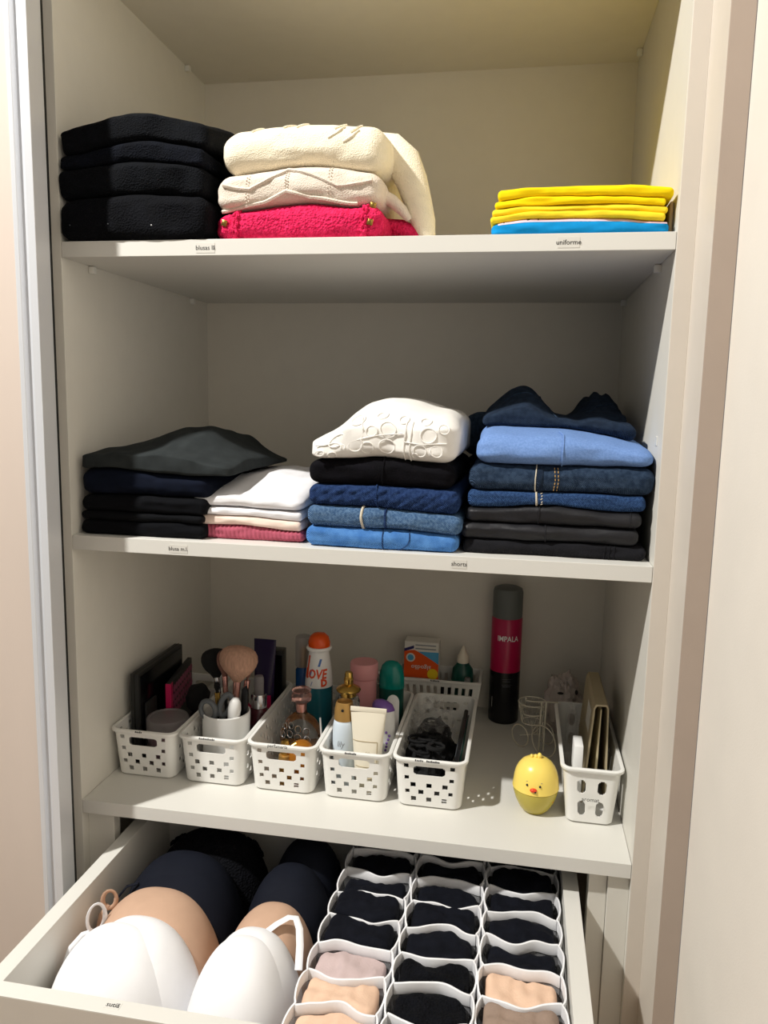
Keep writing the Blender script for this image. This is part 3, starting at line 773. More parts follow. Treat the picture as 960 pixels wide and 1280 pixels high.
def build_basket(name, label, cx, cy, cz, group, bw=BW0, bd=BD0, tw=BW1, td=BD1, h=BH, front=FR, side=SI, rc=.014, name_text=None, tz=None, handle_grip=True, backholes=True):
    t = thing(name, label, 'basket', (cx, cy, cz), group)
    mb, rim = basket(MB(), (cx, cy, cz), bw, bd, tw, td, h, front, side, rc, backholes=backholes)
    mb.build('body', 'plastic', t, angle=35)
    m2 = MB(); m2.add(*rim); m2.build('rim', 'plastic', t, angle=50)
    if name_text:
        m3 = MB(); yt = cy - td / 2 - .0035; Tm = Matrix.Translation((cx - .004, yt + .0005, cz + h - .0008 if tz is None else tz)) @ Matrix.Rotation(R(62), 4, 'X')
        Tm = Matrix.Translation((0, -.0012, .0008)) @ Tm
        if isinstance(name_text, str): put_text(m3, name_text, .0072, Tm)
        else:      # marks too blurred to read: short dark strokes of the same length
            for a_, b_ in name_text:
                k_ = max(2, int((b_ - a_) / .0022))
                for q_ in range(k_):
                    u_ = a_ + (b_ - a_) * q_ / k_; h_ = .0011 + .0006 * (q_ % 3 == 0)
                    m3.add([Tm @ Vector(v) for v in ((u_, -.0011, 0), (u_ + .0017, -.0011, 0), (u_ + .0017, h_, 0), (u_, h_, 0))], [(0, 1, 2, 3)])
        m3.build('lettering' if isinstance(name_text, str) else 'blurred_print', 'ink', t, smooth=False)
    return t
GBK = 'white perforated plastic baskets in a row'
cont = ['black make-up palettes and a round clear tub', 'a white cup of make-up brushes', 'perfume bottles', 'a pale blue spray bottle and cream tube', 'black hair pieces in clear film']
txt = [[(-.006, .006)], [(-.013, .013)], 'perfumaria', [(-.009, .009)], [(-.017, -.004), (0, .020)]]
for i in range(5):
    build_basket('storage_basket', 'white basket with square holes holding ' + cont[i], BX[i], BY, Z3, GBK, name_text=txt[i])
# cross-wise basket behind the row, with long slots
FR6 = [(-.066 + k * .012, -.066 + k * .012 + .006, .45, .85) for k in range(12)] + [(-.066 + k * .012, -.066 + k * .012 + .006, .1, .34) for k in range(12)]
SI6 = [(-.026 + k * .012, -.026 + k * .012 + .006, .45, .85) for k in range(5)]
build_basket('storage_basket', 'white slotted basket set crosswise behind the row, holding a cotton carton', .4915, .4525, Z3, None, .140, .070, .158, .082, .080, FR6, SI6, .012, [(-.009, .009)])
# narrow basket by the right side panel
FRA = []
for u in (-.0115, .0115):
    for a, b in ((.16, .42), (.56, .80)):
        for q0, q1, ww in ((0, .08, .0024), (.0799, .18, .0040), (.1799, .8201, .0048), (.82, .9201, .0040), (.92, 1, .0024)):   # rounded slot
            FRA.append((u - ww, u + ww, a + (b - a) * q0, a + (b - a) * q1))
SIA = [(-.09 + k * .03, -.09 + k * .03 + .009, .2, .75) for k in range(7)]
t = build_basket('storage_basket', 'narrow white basket with rounded slots holding cards, against the side panel', .7515, .0885 + .12, Z3, None, .066, .235, .082, .25, .088, FRA, SIA, .012)
m3 = MB(); put_text(m3, 'aromat.', .0085, Matrix.Translation((.751, .0815, Z3 + .043)) @ Matrix.Rotation(R(85), 4, 'X')); m3.build('lettering', 'ink', t, smooth=False)
ZB = Z3 + .0022     # height of the basket floors

# ------------------------------------------------------------------ contents of basket 1: palettes
t = thing('makeup_palette', 'large black make-up palette standing on edge by the side panel', 'palette', (.022, .22, ZB))
MB().box(.0155, .0305, .125, .292, ZB, -.236).build('case', 'black_case', t, bevel=.0012)
MB().box(.0306, .0314, .131, .286, ZB + .01, -.241).build('cover', 'dark_screen', t, bevel=.0003)
MB().box(.0225, .0235, .1244, .2926, ZB, -.2354).build('hinge_line', 'dark_screen', t)
t = thing('makeup_palette', 'black make-up palette with rows of pink hexagon pans', 'palette', (.042, .25, ZB))
Tm = Matrix.Translation((.044, .245, ZB)) @ Matrix.Rotation(R(9), 4, 'Z')
mb = MB(); mb.box(-.004, .004, -.062, .075, 0, .118, Tm); mb.build('case', 'black_case', t, bevel=.0008)
for a in range(9):
    for b in range(4):
        yy = -.047 + a * .0135 + (.0067 if b % 2 else 0); zz = .058 + b * .0145
        mb = MB(); hexp = [(yy + .0062 * math.cos(k * pi / 3), zz + .0070 * math.sin(k * pi / 3)) for k in range(6)]
        mb.prism(hexp, .0040, .0050, 'x'); mb.v = [tuple(Tm @ Vector(v)) for v in mb.v]; mb.build('pan', 'hex_pink', t, smooth=False)
mb = MB(); mb.box(-.0044, .0048, -.063, -.051, .03, .117, Tm); mb.build('side_flap', 'hot_pink', t, smooth=False)
t = thing('compact_case', 'small dark compact case leaning between the palettes', 'compact', (.0345, .155, ZB))
mb = MB(); mb.box(.0320, .0362, .140, .178, ZB, ZB + .098); mb.build('case', 'black_case', t, bevel=.0018)
t = thing('round_tub', 'round frosted clear tub with a lid in front of the palettes', 'tub', (.072, .143, ZB))
mb = MB(); mb.lathe([(.031, 0), (.0325, .002), (.0325, .062), (.030, .063)], (.0715, .143, ZB)); mb.build('body', 'frost', t)
mb = MB(); mb.lathe([(.0342, .058), (.0342, .076), (.0325, .0785), (.029, .0785), (.028, .0770), (.0005, .0770)], (.0715, .143, ZB)); mb.build('lid', 'frost', t)
mb = MB(); mb.lathe([(.028, .003), (.028, .05), (.001, .052)], (.072, .143, ZB)); o = mb.build('contents', 'hex_pink', t)
t = thing('hair_puff', 'black fluffy powder puff behind the round tub', 'puff', (.092, .235, ZB))
mb = MB(); mb.ball((.089, .225, ZB + .080), .026, 20, 14, (.75, 1, 1)); mb.v = [tuple(Vector(v) + Vector((nz(v[0] * 80, v[1] * 80, v[2] * 80), nz(v[1] * 80, v[2] * 80, 3), nz(v[2] * 80, v[0] * 80, 7))) * .004) for v in mb.v]
mb.build('puff_head', 'bristle_black', t)
MB().lathe([(.012, 0), (.013, .05), (.008, .058)], (.089, .225, ZB), 20).build('holder', 'black_pl', t)

# ------------------------------------------------------------------ contents of basket 2: cup with brushes
CX, CY = .1715, .150
cup = thing('cup', 'white round cup full of brushes and scissors', 'cup', (CX, CY, ZB))
mb = MB(); mb.lathe([(.034, 0), (.0375, .003), (.0392, .094), (.0378, .0955), (.0364, .094), (.035, .006), (.001, .005)], (CX, CY, ZB), 40); mb.build('body', 'white_gloss', cup)
def along(p0, p1, prof, m, parent, name, n=20, sy=1.0):
    p0, p1 = Vector(p0), Vector(p1); q = (p1 - p0).to_track_quat('Z', 'Y').to_matrix().to_4x4()
    mb = MB(); mb.lathe(prof, n=n, sy=sy, T=Matrix.Translation(p0) @ q); return mb.build(name, m, parent)
def brush(label, p0, p1, head_l, head_r, hm, ferr='rose_gold', hr=.0035, flatten=.6, cat='brush'):
    p0, p1 = Vector(p0), Vector(p1); L = (p1 - p0).length
    t = thing('makeup_brush', label, cat, p0, 'make-up brushes in the white cup')
    fl = min(.03, L * .25)
    along(p0, p1, [(.0015, 0), (hr, .01), (hr * .8, L - fl)], 'black_pl', t, 'handle', 12)
    along(p0, p1, [(hr * .85, L - fl), (hr * 1.25, L - fl + .004), (hr * 1.4, L)], ferr, t, 'ferrule', 14)
    P = [(hr * 1.2, L - .002), (head_r * .45, L + head_l * .14), (head_r * .75, L + head_l * .30), (head_r * .93, L + head_l * .46), (head_r, L + head_l * .60), (head_r * .97, L + head_l * .73), (head_r * .84, L + head_l * .86), (head_r * .6, L + head_l * .945), (head_r * .3, L + head_l * .985), (0, L + head_l)]
    along(p0, p1, P, hm, t, 'bristles', 24, flatten)
brush('big fluffy tan powder brush in the white cup', (.180, .150, ZB + .008), (.1835, .168, -.250), .060, .0345, 'bristle', hr=.0045, flatten=.7)
brush('slim brown angled brush left of the big powder brush', (.172, .158, ZB + .008), (.1575, .180, -.247), .044, .0125, 'bristle_dark')
brush('wide black fan brush at the back of the cup', (.165, .160, ZB + .008), (.137, .195, -.257), .050, .024, 'bristle_black', 'steel', flatten=.5)
brush('slim brush with a rose gold ferrule, tip hidden behind the powder brush', (.186, .158, ZB + .008), (.2, .172, -.248), .022, .006, 'bristle_dark')
brush('small brush with a copper ferrule near the scissors', (.160, .155, ZB + .008), (.149, .168, -.272), .018, .005, 'bristle_black', 'gold')
# scissors
t = thing('scissors', 'grey-handled scissors standing handles up in the cup', 'scissors', (.160, .136, ZB + .01))
def ring(c, rx, rz, rt, m, name, tilt=0.0, n=28):
    pts = []
    for k in range(n):
        a = 2 * pi * k / n; x, z = rx * math.cos(a), rz * math.sin(a)
        pts.append((c[0] + x * math.cos(tilt) - z * math.sin(tilt), c[1] + .002 * math.sin(a), c[2] + x * math.sin(tilt) + z * math.cos(tilt)))
    mb = MB(); mb.tube(pts, rt, 10, closed=True, flat=.8); return mb.build(name, m, t)
ring((.1495, .128, -.2865), .0125, .0150, .0050, 'grey_pl', 'finger_loop', .5)
ring((.1765, .134, -.2780), .0085, .0185, .0046, 'grey_pl', 'finger_loop', -.35)
mb = MB(); mb.tube([(.157, .131, -.298), (.162, .135, -.315), (.164, .138, -.345), (.165, .14, -.378)], [.005, .005, .004, .0015], 8, flat=.5); mb.build('blade', 'steel', t)
mb = MB(); mb.tube([(.172, .136, -.294), (.166, .138, -.315), (.163, .141, -.345), (.162, .142, -.378)], [.005, .005, .004, .0015], 8, flat=.5); mb.build('blade', 'steel', t)
t = thing('eyelash_curler', 'black tool with a domed white tip in the cup', 'tool', (.192, .137, ZB + .01))
along((.186, .140, ZB + .01), (.1915, .132, -.292), [(.006, 0), (.007, .03), (.0075, .075)], 'black_pl', t, 'handle')
along((.1885, .1335, -.312), (.1955, .1305, -.2630), [(.006, 0), (.0095, .012), (.0108, .03), (.0095, .042), (.005, .0485), (0, .05)], 'white_gloss', t, 'tip')
t = thing('tail_comb', 'flat black pointed handle standing at the right of the cup', 'comb', (.2, .15, ZB + .01))
mb = MB(); mb.prism([(.192, ZB + .012), (.202, ZB + .012), (.2095, -.262), (.2065, -.248), (.1985, -.255)], .148, .154, 'y'); mb.build('handle', 'black_pl', t, bevel=.0015)
# behind the cup
t = thing('lotion_tube', 'dark purple flat tube standing on its cap behind the cup', 'tube', (.201, .262, ZB))
mb = MB()
vs = []; fs = []
for j in range(9):
    w = j / 8; z = ZB + .03 + w * .150; hw = .0165 + .004 * w; hd = .0135 * (1 - w) + .0012 * w
    for k in range(20): a = 2 * pi * k / 20; vs.append((.197 + hw * math.cos(a), .262 + .01 * w + hd * math.sin(a), z))
for j in range(8):
    for k in range(20): fs.append((j * 20 + k, j * 20 + (k + 1) % 20, (j + 1) * 20 + (k + 1) % 20, (j + 1) * 20 + k))
fs.append(tuple(8 * 20 + k for k in range(20))); mb.add(vs, fs); mb.build('tube_body', 'purple_dark', t)
MB().lathe([(.0145, 0), (.0148, .03), (.012, .0315)], (.197, .262, ZB), 24).build('cap', 'black_pl', t)
mb = MB(); mb.box(.1795, .2145, .2485, .2505, ZB + .062, ZB + .085); mb.build('pink_band', 'hot_pink', t)
t = thing('spray_bottle', 'wine-dark small bottle with a clear silver sprayer behind the cup', 'bottle', (.2085, .205, ZB))
MB().lathe([(.013, 0), (.0148, .002), (.0148, .078), (.011, .083)], (.2085, .205, ZB), 28).build('body', 'wine', t)
MB().lathe([(.0135, .083), (.0135, .103), (.012, .106)], (.2085, .205, ZB), 28).build('collar', 'steel', t)
MB().lathe([(.0085, .106), (.0085, .132), (.007, .137), (0, .138)], (.2085, .205, ZB), 24).build('sprayer', 'frost', t)
t = thing('black_carton', 'plain black carton at the back beside the purple tube', 'carton', (.20, .31, ZB))
MB().box(.172, .2195, .300, .325, ZB, ZB + .150).build('box', 'black_pl', t, bevel=.0008)
MB().box(.1725, .219, .2995, .3002, ZB + .05, ZB + .142).build('panel', 'dark_screen', t)
t = thing('pink_bottle', 'small hot pink bottle hidden behind the cup', 'bottle', (.186, .225, ZB))
MB().lathe([(.009, 0), (.0105, .003), (.0105, .075), (.005, .083)], (.180, .216, ZB), 24).build('body', 'hot_pink', t)
MB().lathe([(.006, .083), (.006, .105), (.0045, .109), (0, .1092)], (.180, .216, ZB), 20).build('cap', 'black_pl', t)

# ------------------------------------------------------------------ contents of basket 3: perfume
def L(prof, c, m, name, t, n=28, sy=1.0): return MB().lathe(prof, c, n, sy).build(name, m, t)
c = (.2575, .306, ZB)
t = thing('perfume_bottle', 'blue glass bottle with a tall clear cap at the back of the perfume basket', 'bottle', c)
L([(.0125, 0), (.0138, .003), (.0138, .118), (.010, .124)], c, 'blue_glass', 'body', t)
L([(.0138, .1245), (.0142, .127), (.0142, .178), (.0125, .1805), (0, .1805)], c, 'frost', 'cap', t)
L([(.0055, .124), (.0055, .158), (.004, .161), (0, .161)], c, 'gold_matt', 'sprayer', t)
c = (.2965, .270, ZB)
t = thing('perfume_bottle', 'teal bottle with an orange dome cap and red graffiti letters on white', 'bottle', c)
L([(.0225, 0), (.0245, .004), (.0245, .106), (.0240, .1065)], c, 'teal_glass', 'body', t)
rw = lambda z: .0247 - .0075 * clamp((z - (ZB + .1065)) / .062, 0, 1) ** 1.4
L([(.0245, .1066)] + [(rw(ZB + .1065 + .062 * k / 8), .1065 + .062 * k / 8) for k in range(9)] + [(.014, .170)], c, 'white_gloss', 'sleeve', t, 36)
L([(.0150, .1695), (.0215, .1705), (.0228, .1740), (.0215, .1765), (.016, .177)], c, 'white_gloss', 'cap_brim', t)
L([(.0188, .1765), (.0192, .184), (.0165, .193), (.0105, .1985), (0, .2005)], c, 'orange', 'cap', t)
mb = MB(); wrap_text(mb, 'LOVE', .0225, c, lambda z: rw(z) + .0007, ZB + .131, -.06, .80, .1, .0007); mb.build('lettering', 'orange_ink', t, smooth=False)
mb = MB(); wrap_text(mb, 'D', .017, c, lambda z: rw(z) + .0006, ZB + .116, .62, .9, 0, .0010); wrap_text(mb, 'I', .055, c, lambda z: rw(z) + .0005, ZB + .140, -.78, .6, 0, .0012); mb.build('lettering', 'orange_ink', t, smooth=False)
mb = MB(); wrap_text(mb, 'I', .016, c, lambda z: rw(z) + .0006, ZB + .151, .32, 1.1, .3, .0010); wrap_text(mb, 'I', .012, c, lambda z: rw(z) + .0006, ZB + .114, -.3, 1.0, .3); wrap_text(mb, 'l', .02, c, lambda z: rw(z) + .0004, ZB + .132, -.42, 1.4, .2); mb.build('blue_marks', 'blue_ink', t, smooth=False)
c = (.2890, .186, ZB)
t = thing('perfume_bottle', 'round rose glass bottle with a faceted stopper and silver filigree', 'bottle', c)
L([(.018, 0), (.026, .006), (.0345, .024), (.036, .042), (.033, .062), (.023, .078), (.0105, .087), (.0085, .096)], c, 'glass', 'body', t, 36, .85)
L([(.014, .004), (.024, .010), (.031, .026), (.031, .034), (0, .035)], c, 'amber', 'perfume', t, 30, .82)
L([(.0088, .090), (.0092, .104), (.011, .106)], c, 'rose_gold', 'neck', t)
L([(.010, .106), (.0165, .109), (.0172, .118), (.0150, .124), (.0165, .127), (.012, .1295), (0, .1285)], c, 'rose_glass', 'stopper', t, 12)
mb = MB()
for k in range(5):
    a0 = -1.2 + k * .42
    for j in range(2):
        zc = .060 + .013 * j - .004 * abs(k - 2)
        pts = []
        for q in range(10):
            b = 2 * pi * q / 10; a = a0 + .16 * math.cos(b); rr = .0345 - .30 * max(0, (zc - .055))
            pts.append((c[0] + (rr + .0008) * math.sin(a), c[1] - (rr + .0008) * .85 * math.cos(a), ZB + zc + .006 * math.sin(b)))
        mb.tube(pts, .0009, 6, closed=True)
mb.build('filigree', 'steel', t)
t = thing('perfume_atomizer', 'amber globe perfume bottle with a gold spray nozzle', 'bottle', (.312, .128, ZB))
MB().ball((.3065, .128, ZB + .0330), .0330, 28, 18, (.74, .80, 1)).build('globe', 'amber', t)
mb = MB(); mb.lathe([(.0062, 0), (.0066, .003), (.0066, .020), (.0052, .024), (0, .0245)], (.2835, .114, ZB + .046), 20); mb.build('nozzle', 'gold', t)
mb = MB(); mb.tube([(.2835, .115, ZB + .052), (.292, .119, ZB + .056), (.298, .124, ZB + .058)], [.0045, .0055, .008], 14); mb.build('collar', 'gold', t)
mb = MB(); mb.lathe([(.012, 0), (.013, .003), (.010, .046), (.006, .047)], (.2835, .114, ZB), 20); mb.build('stem', 'gold_matt', t)
t = MB(); t.tube([(.327, .165, ZB + .004), (.3305, .162, ZB + .05), (.3285, .158, ZB + .093)], .0015, 8); tag(t.build('white_straw', 'white_gloss', None), 'thin white stick leaning in the perfume basket', 'stick')

# ------------------------------------------------------------------ contents of basket 4: lotions
c = (.3735, .136, ZB)
t = thing('spray_bottle', 'pale blue-white spray bottle with matt gold shoulder in the lotion basket', 'bottle', c)
L([(.0165, 0), (.0180, .003), (.0180, .088), (.0172, .098), (.0158, .104), (.0150, .1055)], c, 'pale_blue', 'body', t, 36)
L([(.0158, .1056), (.0160, .108), (.0150, .124), (.0130, .134), (.0120, .1345), (.0110, .130), (0, .130)], c, 'gold_matt', 'shoulder', t, 36)
mb = MB(); mb.lathe([(.0022, 0), (.0022, .0014), (0, .0014)], T=Matrix.Translation((c[0] + .0005, c[1] - .0146, ZB + .1245)) @ Matrix.Rotation(R(97), 4, 'X'), n=12); mb.build('spray_hole', 'ink', t)
mb = MB(); wrap_text(mb, 'lily', .0135, c, .0183, ZB + .070, -.05, .8, .15); mb.build('lettering', 'grey_ink', t, smooth=False)
mb = MB(); wrap_text(mb, '________', .004, c, .0183, ZB + .0595, -.05, .8); mb.build('lettering', 'grey_ink', t, smooth=False)
c = (.3665, .196, ZB)
t = thing('perfume_bottle', 'clear perfume bottle with a polished gold pump collar behind the spray bottle', 'bottle', c)
L([(.0170, 0), (.0190, .003), (.0190, .112), (.0165, .118), (.012, .120)], c, 'glass', 'body', t, 36)
L([(.013, .120), (.013, .126), (.0195, .1285), (.0205, .1310), (.0190, .1335), (.0120, .1375), (.0080, .1395)], c, 'gold', 'collar', t, 36)
L([(.0072, .139), (.0078, .142), (.0078, .150), (.0068, .151), (.0068, .158), (.0055, .1605), (0, .1605)], c, 'gold', 'pump', t, 24)
c = (.4145, .1245, ZB)
t = thing('cream_tube', 'ivory hand cream tube standing on its cap in the lotion basket', 'tube', c)
vs = []; fs = []; n = 28
for j in range(13):
    w = j / 12; z = ZB + .022 + w * .103; hw = .0195 + .0085 * w; hd = .0155 * (1 - w ** 1.3) + .0009
    for k in range(n): a = 2 * pi * k / n; vs.append((c[0] + hw * math.copysign(abs(math.cos(a)) ** .8, math.cos(a)), c[1] + hd * math.copysign(abs(math.sin(a)) ** .8, math.sin(a)), z + .006 * w * (math.cos(a)) * .4))
for j in range(12):
    for k in range(n): fs.append((j * n + k, j * n + (k + 1) % n, (j + 1) * n + (k + 1) % n, (j + 1) * n + k))
fs.append(tuple(12 * n + k for k in range(n))); mb = MB(); mb.add(vs, fs); mb.build('tube_body', 'cream_tube', t)
MB().box(c[0] - .0285, c[0] + .0285, c[1] - .0013, c[1] + .0013, ZB + .1245, ZB + .132).build('crimp', 'cream_tube', t, bevel=.0004)
L([(.0165, 0), (.0175, .002), (.0175, .021), (.0165, .0225)], c, 'cream_tube', 'cap', t)
def tubefront(zr, x=0.0):
    w = clamp((zr - .022) / .103, 0, 1); hd = .0155 * (1 - w ** 1.3) + .0009; hw = .0195 + .0085 * w
    q = clamp(abs(x) / hw, 0, .98); return c[1] - hd * (1 - q ** 2.5) ** .4 - .0006
mb = MB()
for a, b in (((-.017, .041), (.016, .041)), ((.016, .041), (.016, .080)), ((.016, .080), (-.0235, .080))):
    pts = [(c[0] + a[0] + (b[0] - a[0]) * q / 8, tubefront(a[1] + (b[1] - a[1]) * q / 8, a[0] + (b[0] - a[0]) * q / 8), ZB + a[1] + (b[1] - a[1]) * q / 8) for q in range(9)]
    mb.tube(pts, .0004, 5)
mb.build('frame_line', 'cream_dark', t)
mb = MB(); vs, fs = text_geo('lily', .0125); mb.add([(c[0] + .004 + v.x * .8, tubefront(.060 + v.y, .004 + v.x) - .0003, ZB + .060 + v.y) for v in vs], fs); mb.build('lettering', 'cream_dark', t, smooth=False)
mb = MB()
for k in range(4):
    pts = [(c[0] - .014 + .0045 * q, tubefront(.034 - k * .0045, -.014 + .0045 * q) - .0002, ZB + .034 - k * .0045 + .0006 * q) for q in range(7)]
    mb.tube(pts, .0006, 5)
mb.build('small_print', 'cream_dark', t)
c = (.4285, .180, ZB)
t = thing('deodorant', 'white oval bottle with a slanted purple top behind the ivory tube', 'bottle', c)
L([(.0165, 0), (.0190, .004), (.0200, .06), (.0192, .104), (.0180, .108)], c, 'white_gloss', 'body', t, 32, .75)
mb = MB(); mb.lathe([(.0180, .1082), (.0186, .112), (.0150, .119), (.008, .1225), (0, .1235)], c, 32, .75)
mb.v = [(x, y, z - .22 * (x - c[0]) * (1 if z > ZB + .109 else 0)) for x, y, z in mb.v]; mb.build('top', 'purple', t)
rr = random.Random(3)
for k in range(6):
    a = .35 + .12 * rr.random() * k; mb = MB(); mb.ball((c[0] + .0202 * math.sin(a), c[1] - .0153 * math.cos(a), ZB + .045 + .006 * k), .0022, 8, 6); mb.build('flower_mark', 'purple', t)
mb = MB(); pts = [(.4245 + .0 + .0105 * math.cos(a), ZB + .104 + .0125 * math.sin(a)) for a in [pi * k / 12 for k in range(13)]]
mb.prism([(.435, ZB + .002), (.435, ZB + .104)] + pts + [(.414, ZB + .002)], .222, .2245, 'y')
mb.v = [(x + .0125, y, z) for x, y, z in mb.v]
tag(mb.build('white_card', 'white_gloss', None, bevel=.0003), 'round-topped white plastic card behind the purple-topped bottle', 'card')
c = (.3790, .262, ZB)
t = thing('cream_jar', 'dusty pink jar with a wide lid at the back of the lotion basket', 'jar', c)
L([(.0200, 0), (.0220, .003), (.0220, .128), (.020, .130)], c, 'pink_pl', 'body', t, 36)
L([(.0235, .1302), (.0242, .132), (.0242, .1545), (.0230, .157), (.0200, .1572), (.0190, .1562), (0, .1562)], c, 'pink_pl', 'lid', t, 36)
c = (.4260, .272, ZB)
t = thing('deodorant', 'shiny teal stick deodorant with a rounded top', 'bottle', c)
L([(.0195, 0), (.0212, .003), (.0218, .110), (.0222, .112)], c, 'teal_dark', 'body', t, 32, .75)
L([(.0225, .1122), (.0226, .118), (.0215, .136), (.0175, .150), (.0105, .157), (0, .1595)], c, 'teal_pl', 'cap', t, 32, .75)
c = (.4030, .305, ZB)
t = thing('clear_bottle', 'small clear bottle between the pink jar and the teal deodorant', 'bottle', c)
L([(.0105, 0), (.012, .003), (.012, .100), (.007, .106)], c, 'frost', 'body', t); L([(.0075, .106), (.008, .109), (.008, .124), (0, .1245)], c, 'white_gloss', 'cap', t)

# ------------------------------------------------------------------ contents of basket 5: hair pieces
def crumple(c, sc, seed, amp, m, name, parent=None, n=40, mm=26, fr=60, label=None, cat=None):
    mb = MB(); mb.ball((0, 0, 0), 1, n, mm)
    out = []
    for v in mb.v:
        p = Vector(v); k = 1 + amp * (abs(noise.noise(p * 2.3 + Vector((seed, 0, 0)))) * 1.4 + .6 * abs(noise.noise(p * 5.7 + Vector((0, seed, 0)))) - .3)
        out.append((c[0] + p.x * sc[0] * k, c[1] + p.y * sc[1] * k, max(c[2] + p.z * sc[2] * k, ZB + .0006)))
    mb.v = out; o = mb.build(name, m, parent, angle=25)
    if label: tag(o, label, cat)
    return o
t = thing('hair_pieces', 'tangle of black hair pieces and ties in clear crinkled film', 'hair ties', (.505, .2, ZB))
crumple((.5060, .198, ZB + .030), (.0350, .096, .040), 3.1, .30, 'bristle_black', 'black_bundle', t)
rr = random.Random(9)
for k in range(9):
    cx_, cy_, cz_ = .505 + rr.uniform(-.018, .018), .19 + rr.uniform(-.06, .05), ZB + .068 + rr.uniform(0, .006)
    rx_ = rr.uniform(.012, .019); tl_ = rr.uniform(-.5, .5); tw = rr.uniform(0, pi)
    pts = []
    for q in range(20):
        a = 2 * pi * q / 20; x, y = rx_ * math.cos(a), rx_ * .8 * math.sin(a)
        pts.append((cx_ + x * math.cos(tw) - y * math.sin(tw), cy_ + x * math.sin(tw) + y * math.cos(tw), cz_ + tl_ * x * .6))
    mb = MB(); mb.tube(pts, .0022, 7, closed=True); mb.build('hair_tie', 'bristle_black', t)
crumple((.503, .245, ZB + .052), (.0290, .052, .042), 7.7, .55, 'film', 'clear_film', t, fr=80)
t = thing('comb_case', 'long black comb case with a teal back leaning on the basket side', 'case', (.553, .2, ZB))
Tm = Matrix.Translation((.5445, .19, ZB + .001)) @ Matrix.Rotation(R(9), 4, 'Y')
mb = MB(); mb.box(-.0035, .0035, -.075, .085, .003, .082, Tm); mb.build('case', 'black_pl', t, bevel=.0025)
mb = MB(); mb.box(.0036, .0062, -.055, .082, .006, .074, Tm); mb.build('back', 'teal_dark', t, bevel=.001)
mb = MB(); mb.box(-.0042, -.0035, -.07, .08, .066, .068, Tm); mb.build('seam', 'grey_pl', t)

# ------------------------------------------------------------------ contents of the crosswise basket
X0, X1, Y0, ZT = .4235, .4905, .4345, -.245
t = thing('cotton_carton', 'orange and white cotton wool carton standing upside down', 'carton', (.457, .452, ZB))
MB().box(X0, X1, Y0, .470, ZB, ZT).build('box', 'cotton_box', t, bevel=.0008)
yf = Y0 - .0004
def fx(u, v): return (X0 + u * (X1 - X0), ZB + .072 + v * (ZT - ZB - .072))
top = [(u, .78 - .55 * max(0, u - .28) ** 1.15 - .18 * max(0, .28 - u)) for u in [k / 10 for k in range(11)]]
mb = MB(); mb.prism([fx(0, 0), fx(1, 0)] + [fx(u, v) for u, v in reversed(top)], yf, Y0, 'y'); mb.build('orange_panel', 'box_orange', t, smooth=False)
mb = MB(); mb.prism([fx(.36, .735)] + [fx(u, v + .003) for u, v in top if u > .38] + [fx(1, .74)], yf, Y0, 'y'); mb.build('blue_panel', 'box_blue', t, smooth=False)
mb = MB(); mb.prism([fx(0, .72), fx(.28, .82), fx(.28, .90), fx(0, .80)], yf - .0003, Y0, 'y'); mb.build('navy_flash', 'box_navy', t, smooth=False)
def disc(u, v, r, m, name, d=.0006):
    x, z = fx(u, v); mb = MB(); mb.prism([(x + r * math.cos(k * pi / 12), z + r * math.sin(k * pi / 12)) for k in range(24)], yf - d, Y0, 'y'); mb.build(name, m, t, smooth=False)
disc(.19, .56, .0088, 'cotton_box', 'badge'); disc(.19, .56, .0060, 'box_blue', 'badge_centre', .0009); disc(.84, .13, .0105, 'box_yellow', 'yellow_badge')
mb = MB(); x, z = fx(.50, .30); put_text(mb, 'algodão', .0125, Matrix.Translation((x, yf - .0007, z)) @ Matrix.Rotation(pi / 2, 4, 'X') @ Matrix.Rotation(pi, 4, 'Z'), 1.0); mb.build('lettering', 'cotton_box', t, smooth=False)
mb = MB()
for v, w in ((.92, .6), (.82, .55)):
    x, z = fx(.62, v); mb.box(x - .02, x + .02, yf - .0002, Y0, z - .0011, z + .0009)
mb.build('small_print', 'grey_ink', t, smooth=False)
c = (.5365, .4515, ZB)
t = thing('dropper_bottle', 'dark green dropper bottle with a cream pointed tip in the crosswise basket', 'bottle', c)
L([(.0185, 0), (.0205, .003), (.0210, .080), (.0195, .092), (.0125, .1010), (.0115, .1045)], c, 'teal_dark', 'body', t)
L([(.0115, .1046), (.0120, .108), (.0110, .117), (.0060, .126), (.0022, .1365), (0, .138)], c, 'cream_pl', 'tip', t, 24)
t = MB(); t.lathe([(.0055, 0), (.0060, .002), (.0060, .082), (.0045, .0845), (0, .085)], (.5480, .4235, ZB), 18); t.lathe([(.0066, .060), (.0066, .064)], (.5480, .4235, ZB), 18)
tag(t.build('grey_tube', 'frost', None), 'thin grey tube in front of the dropper bottle', 'tube')
t = MB(); t.box(.4960, .5130, .4300, .468, ZB, ZB + .060)
tag(t.build('small_carton', 'black_case', None, bevel=.001), 'low dark carton beside the cotton carton', 'carton')

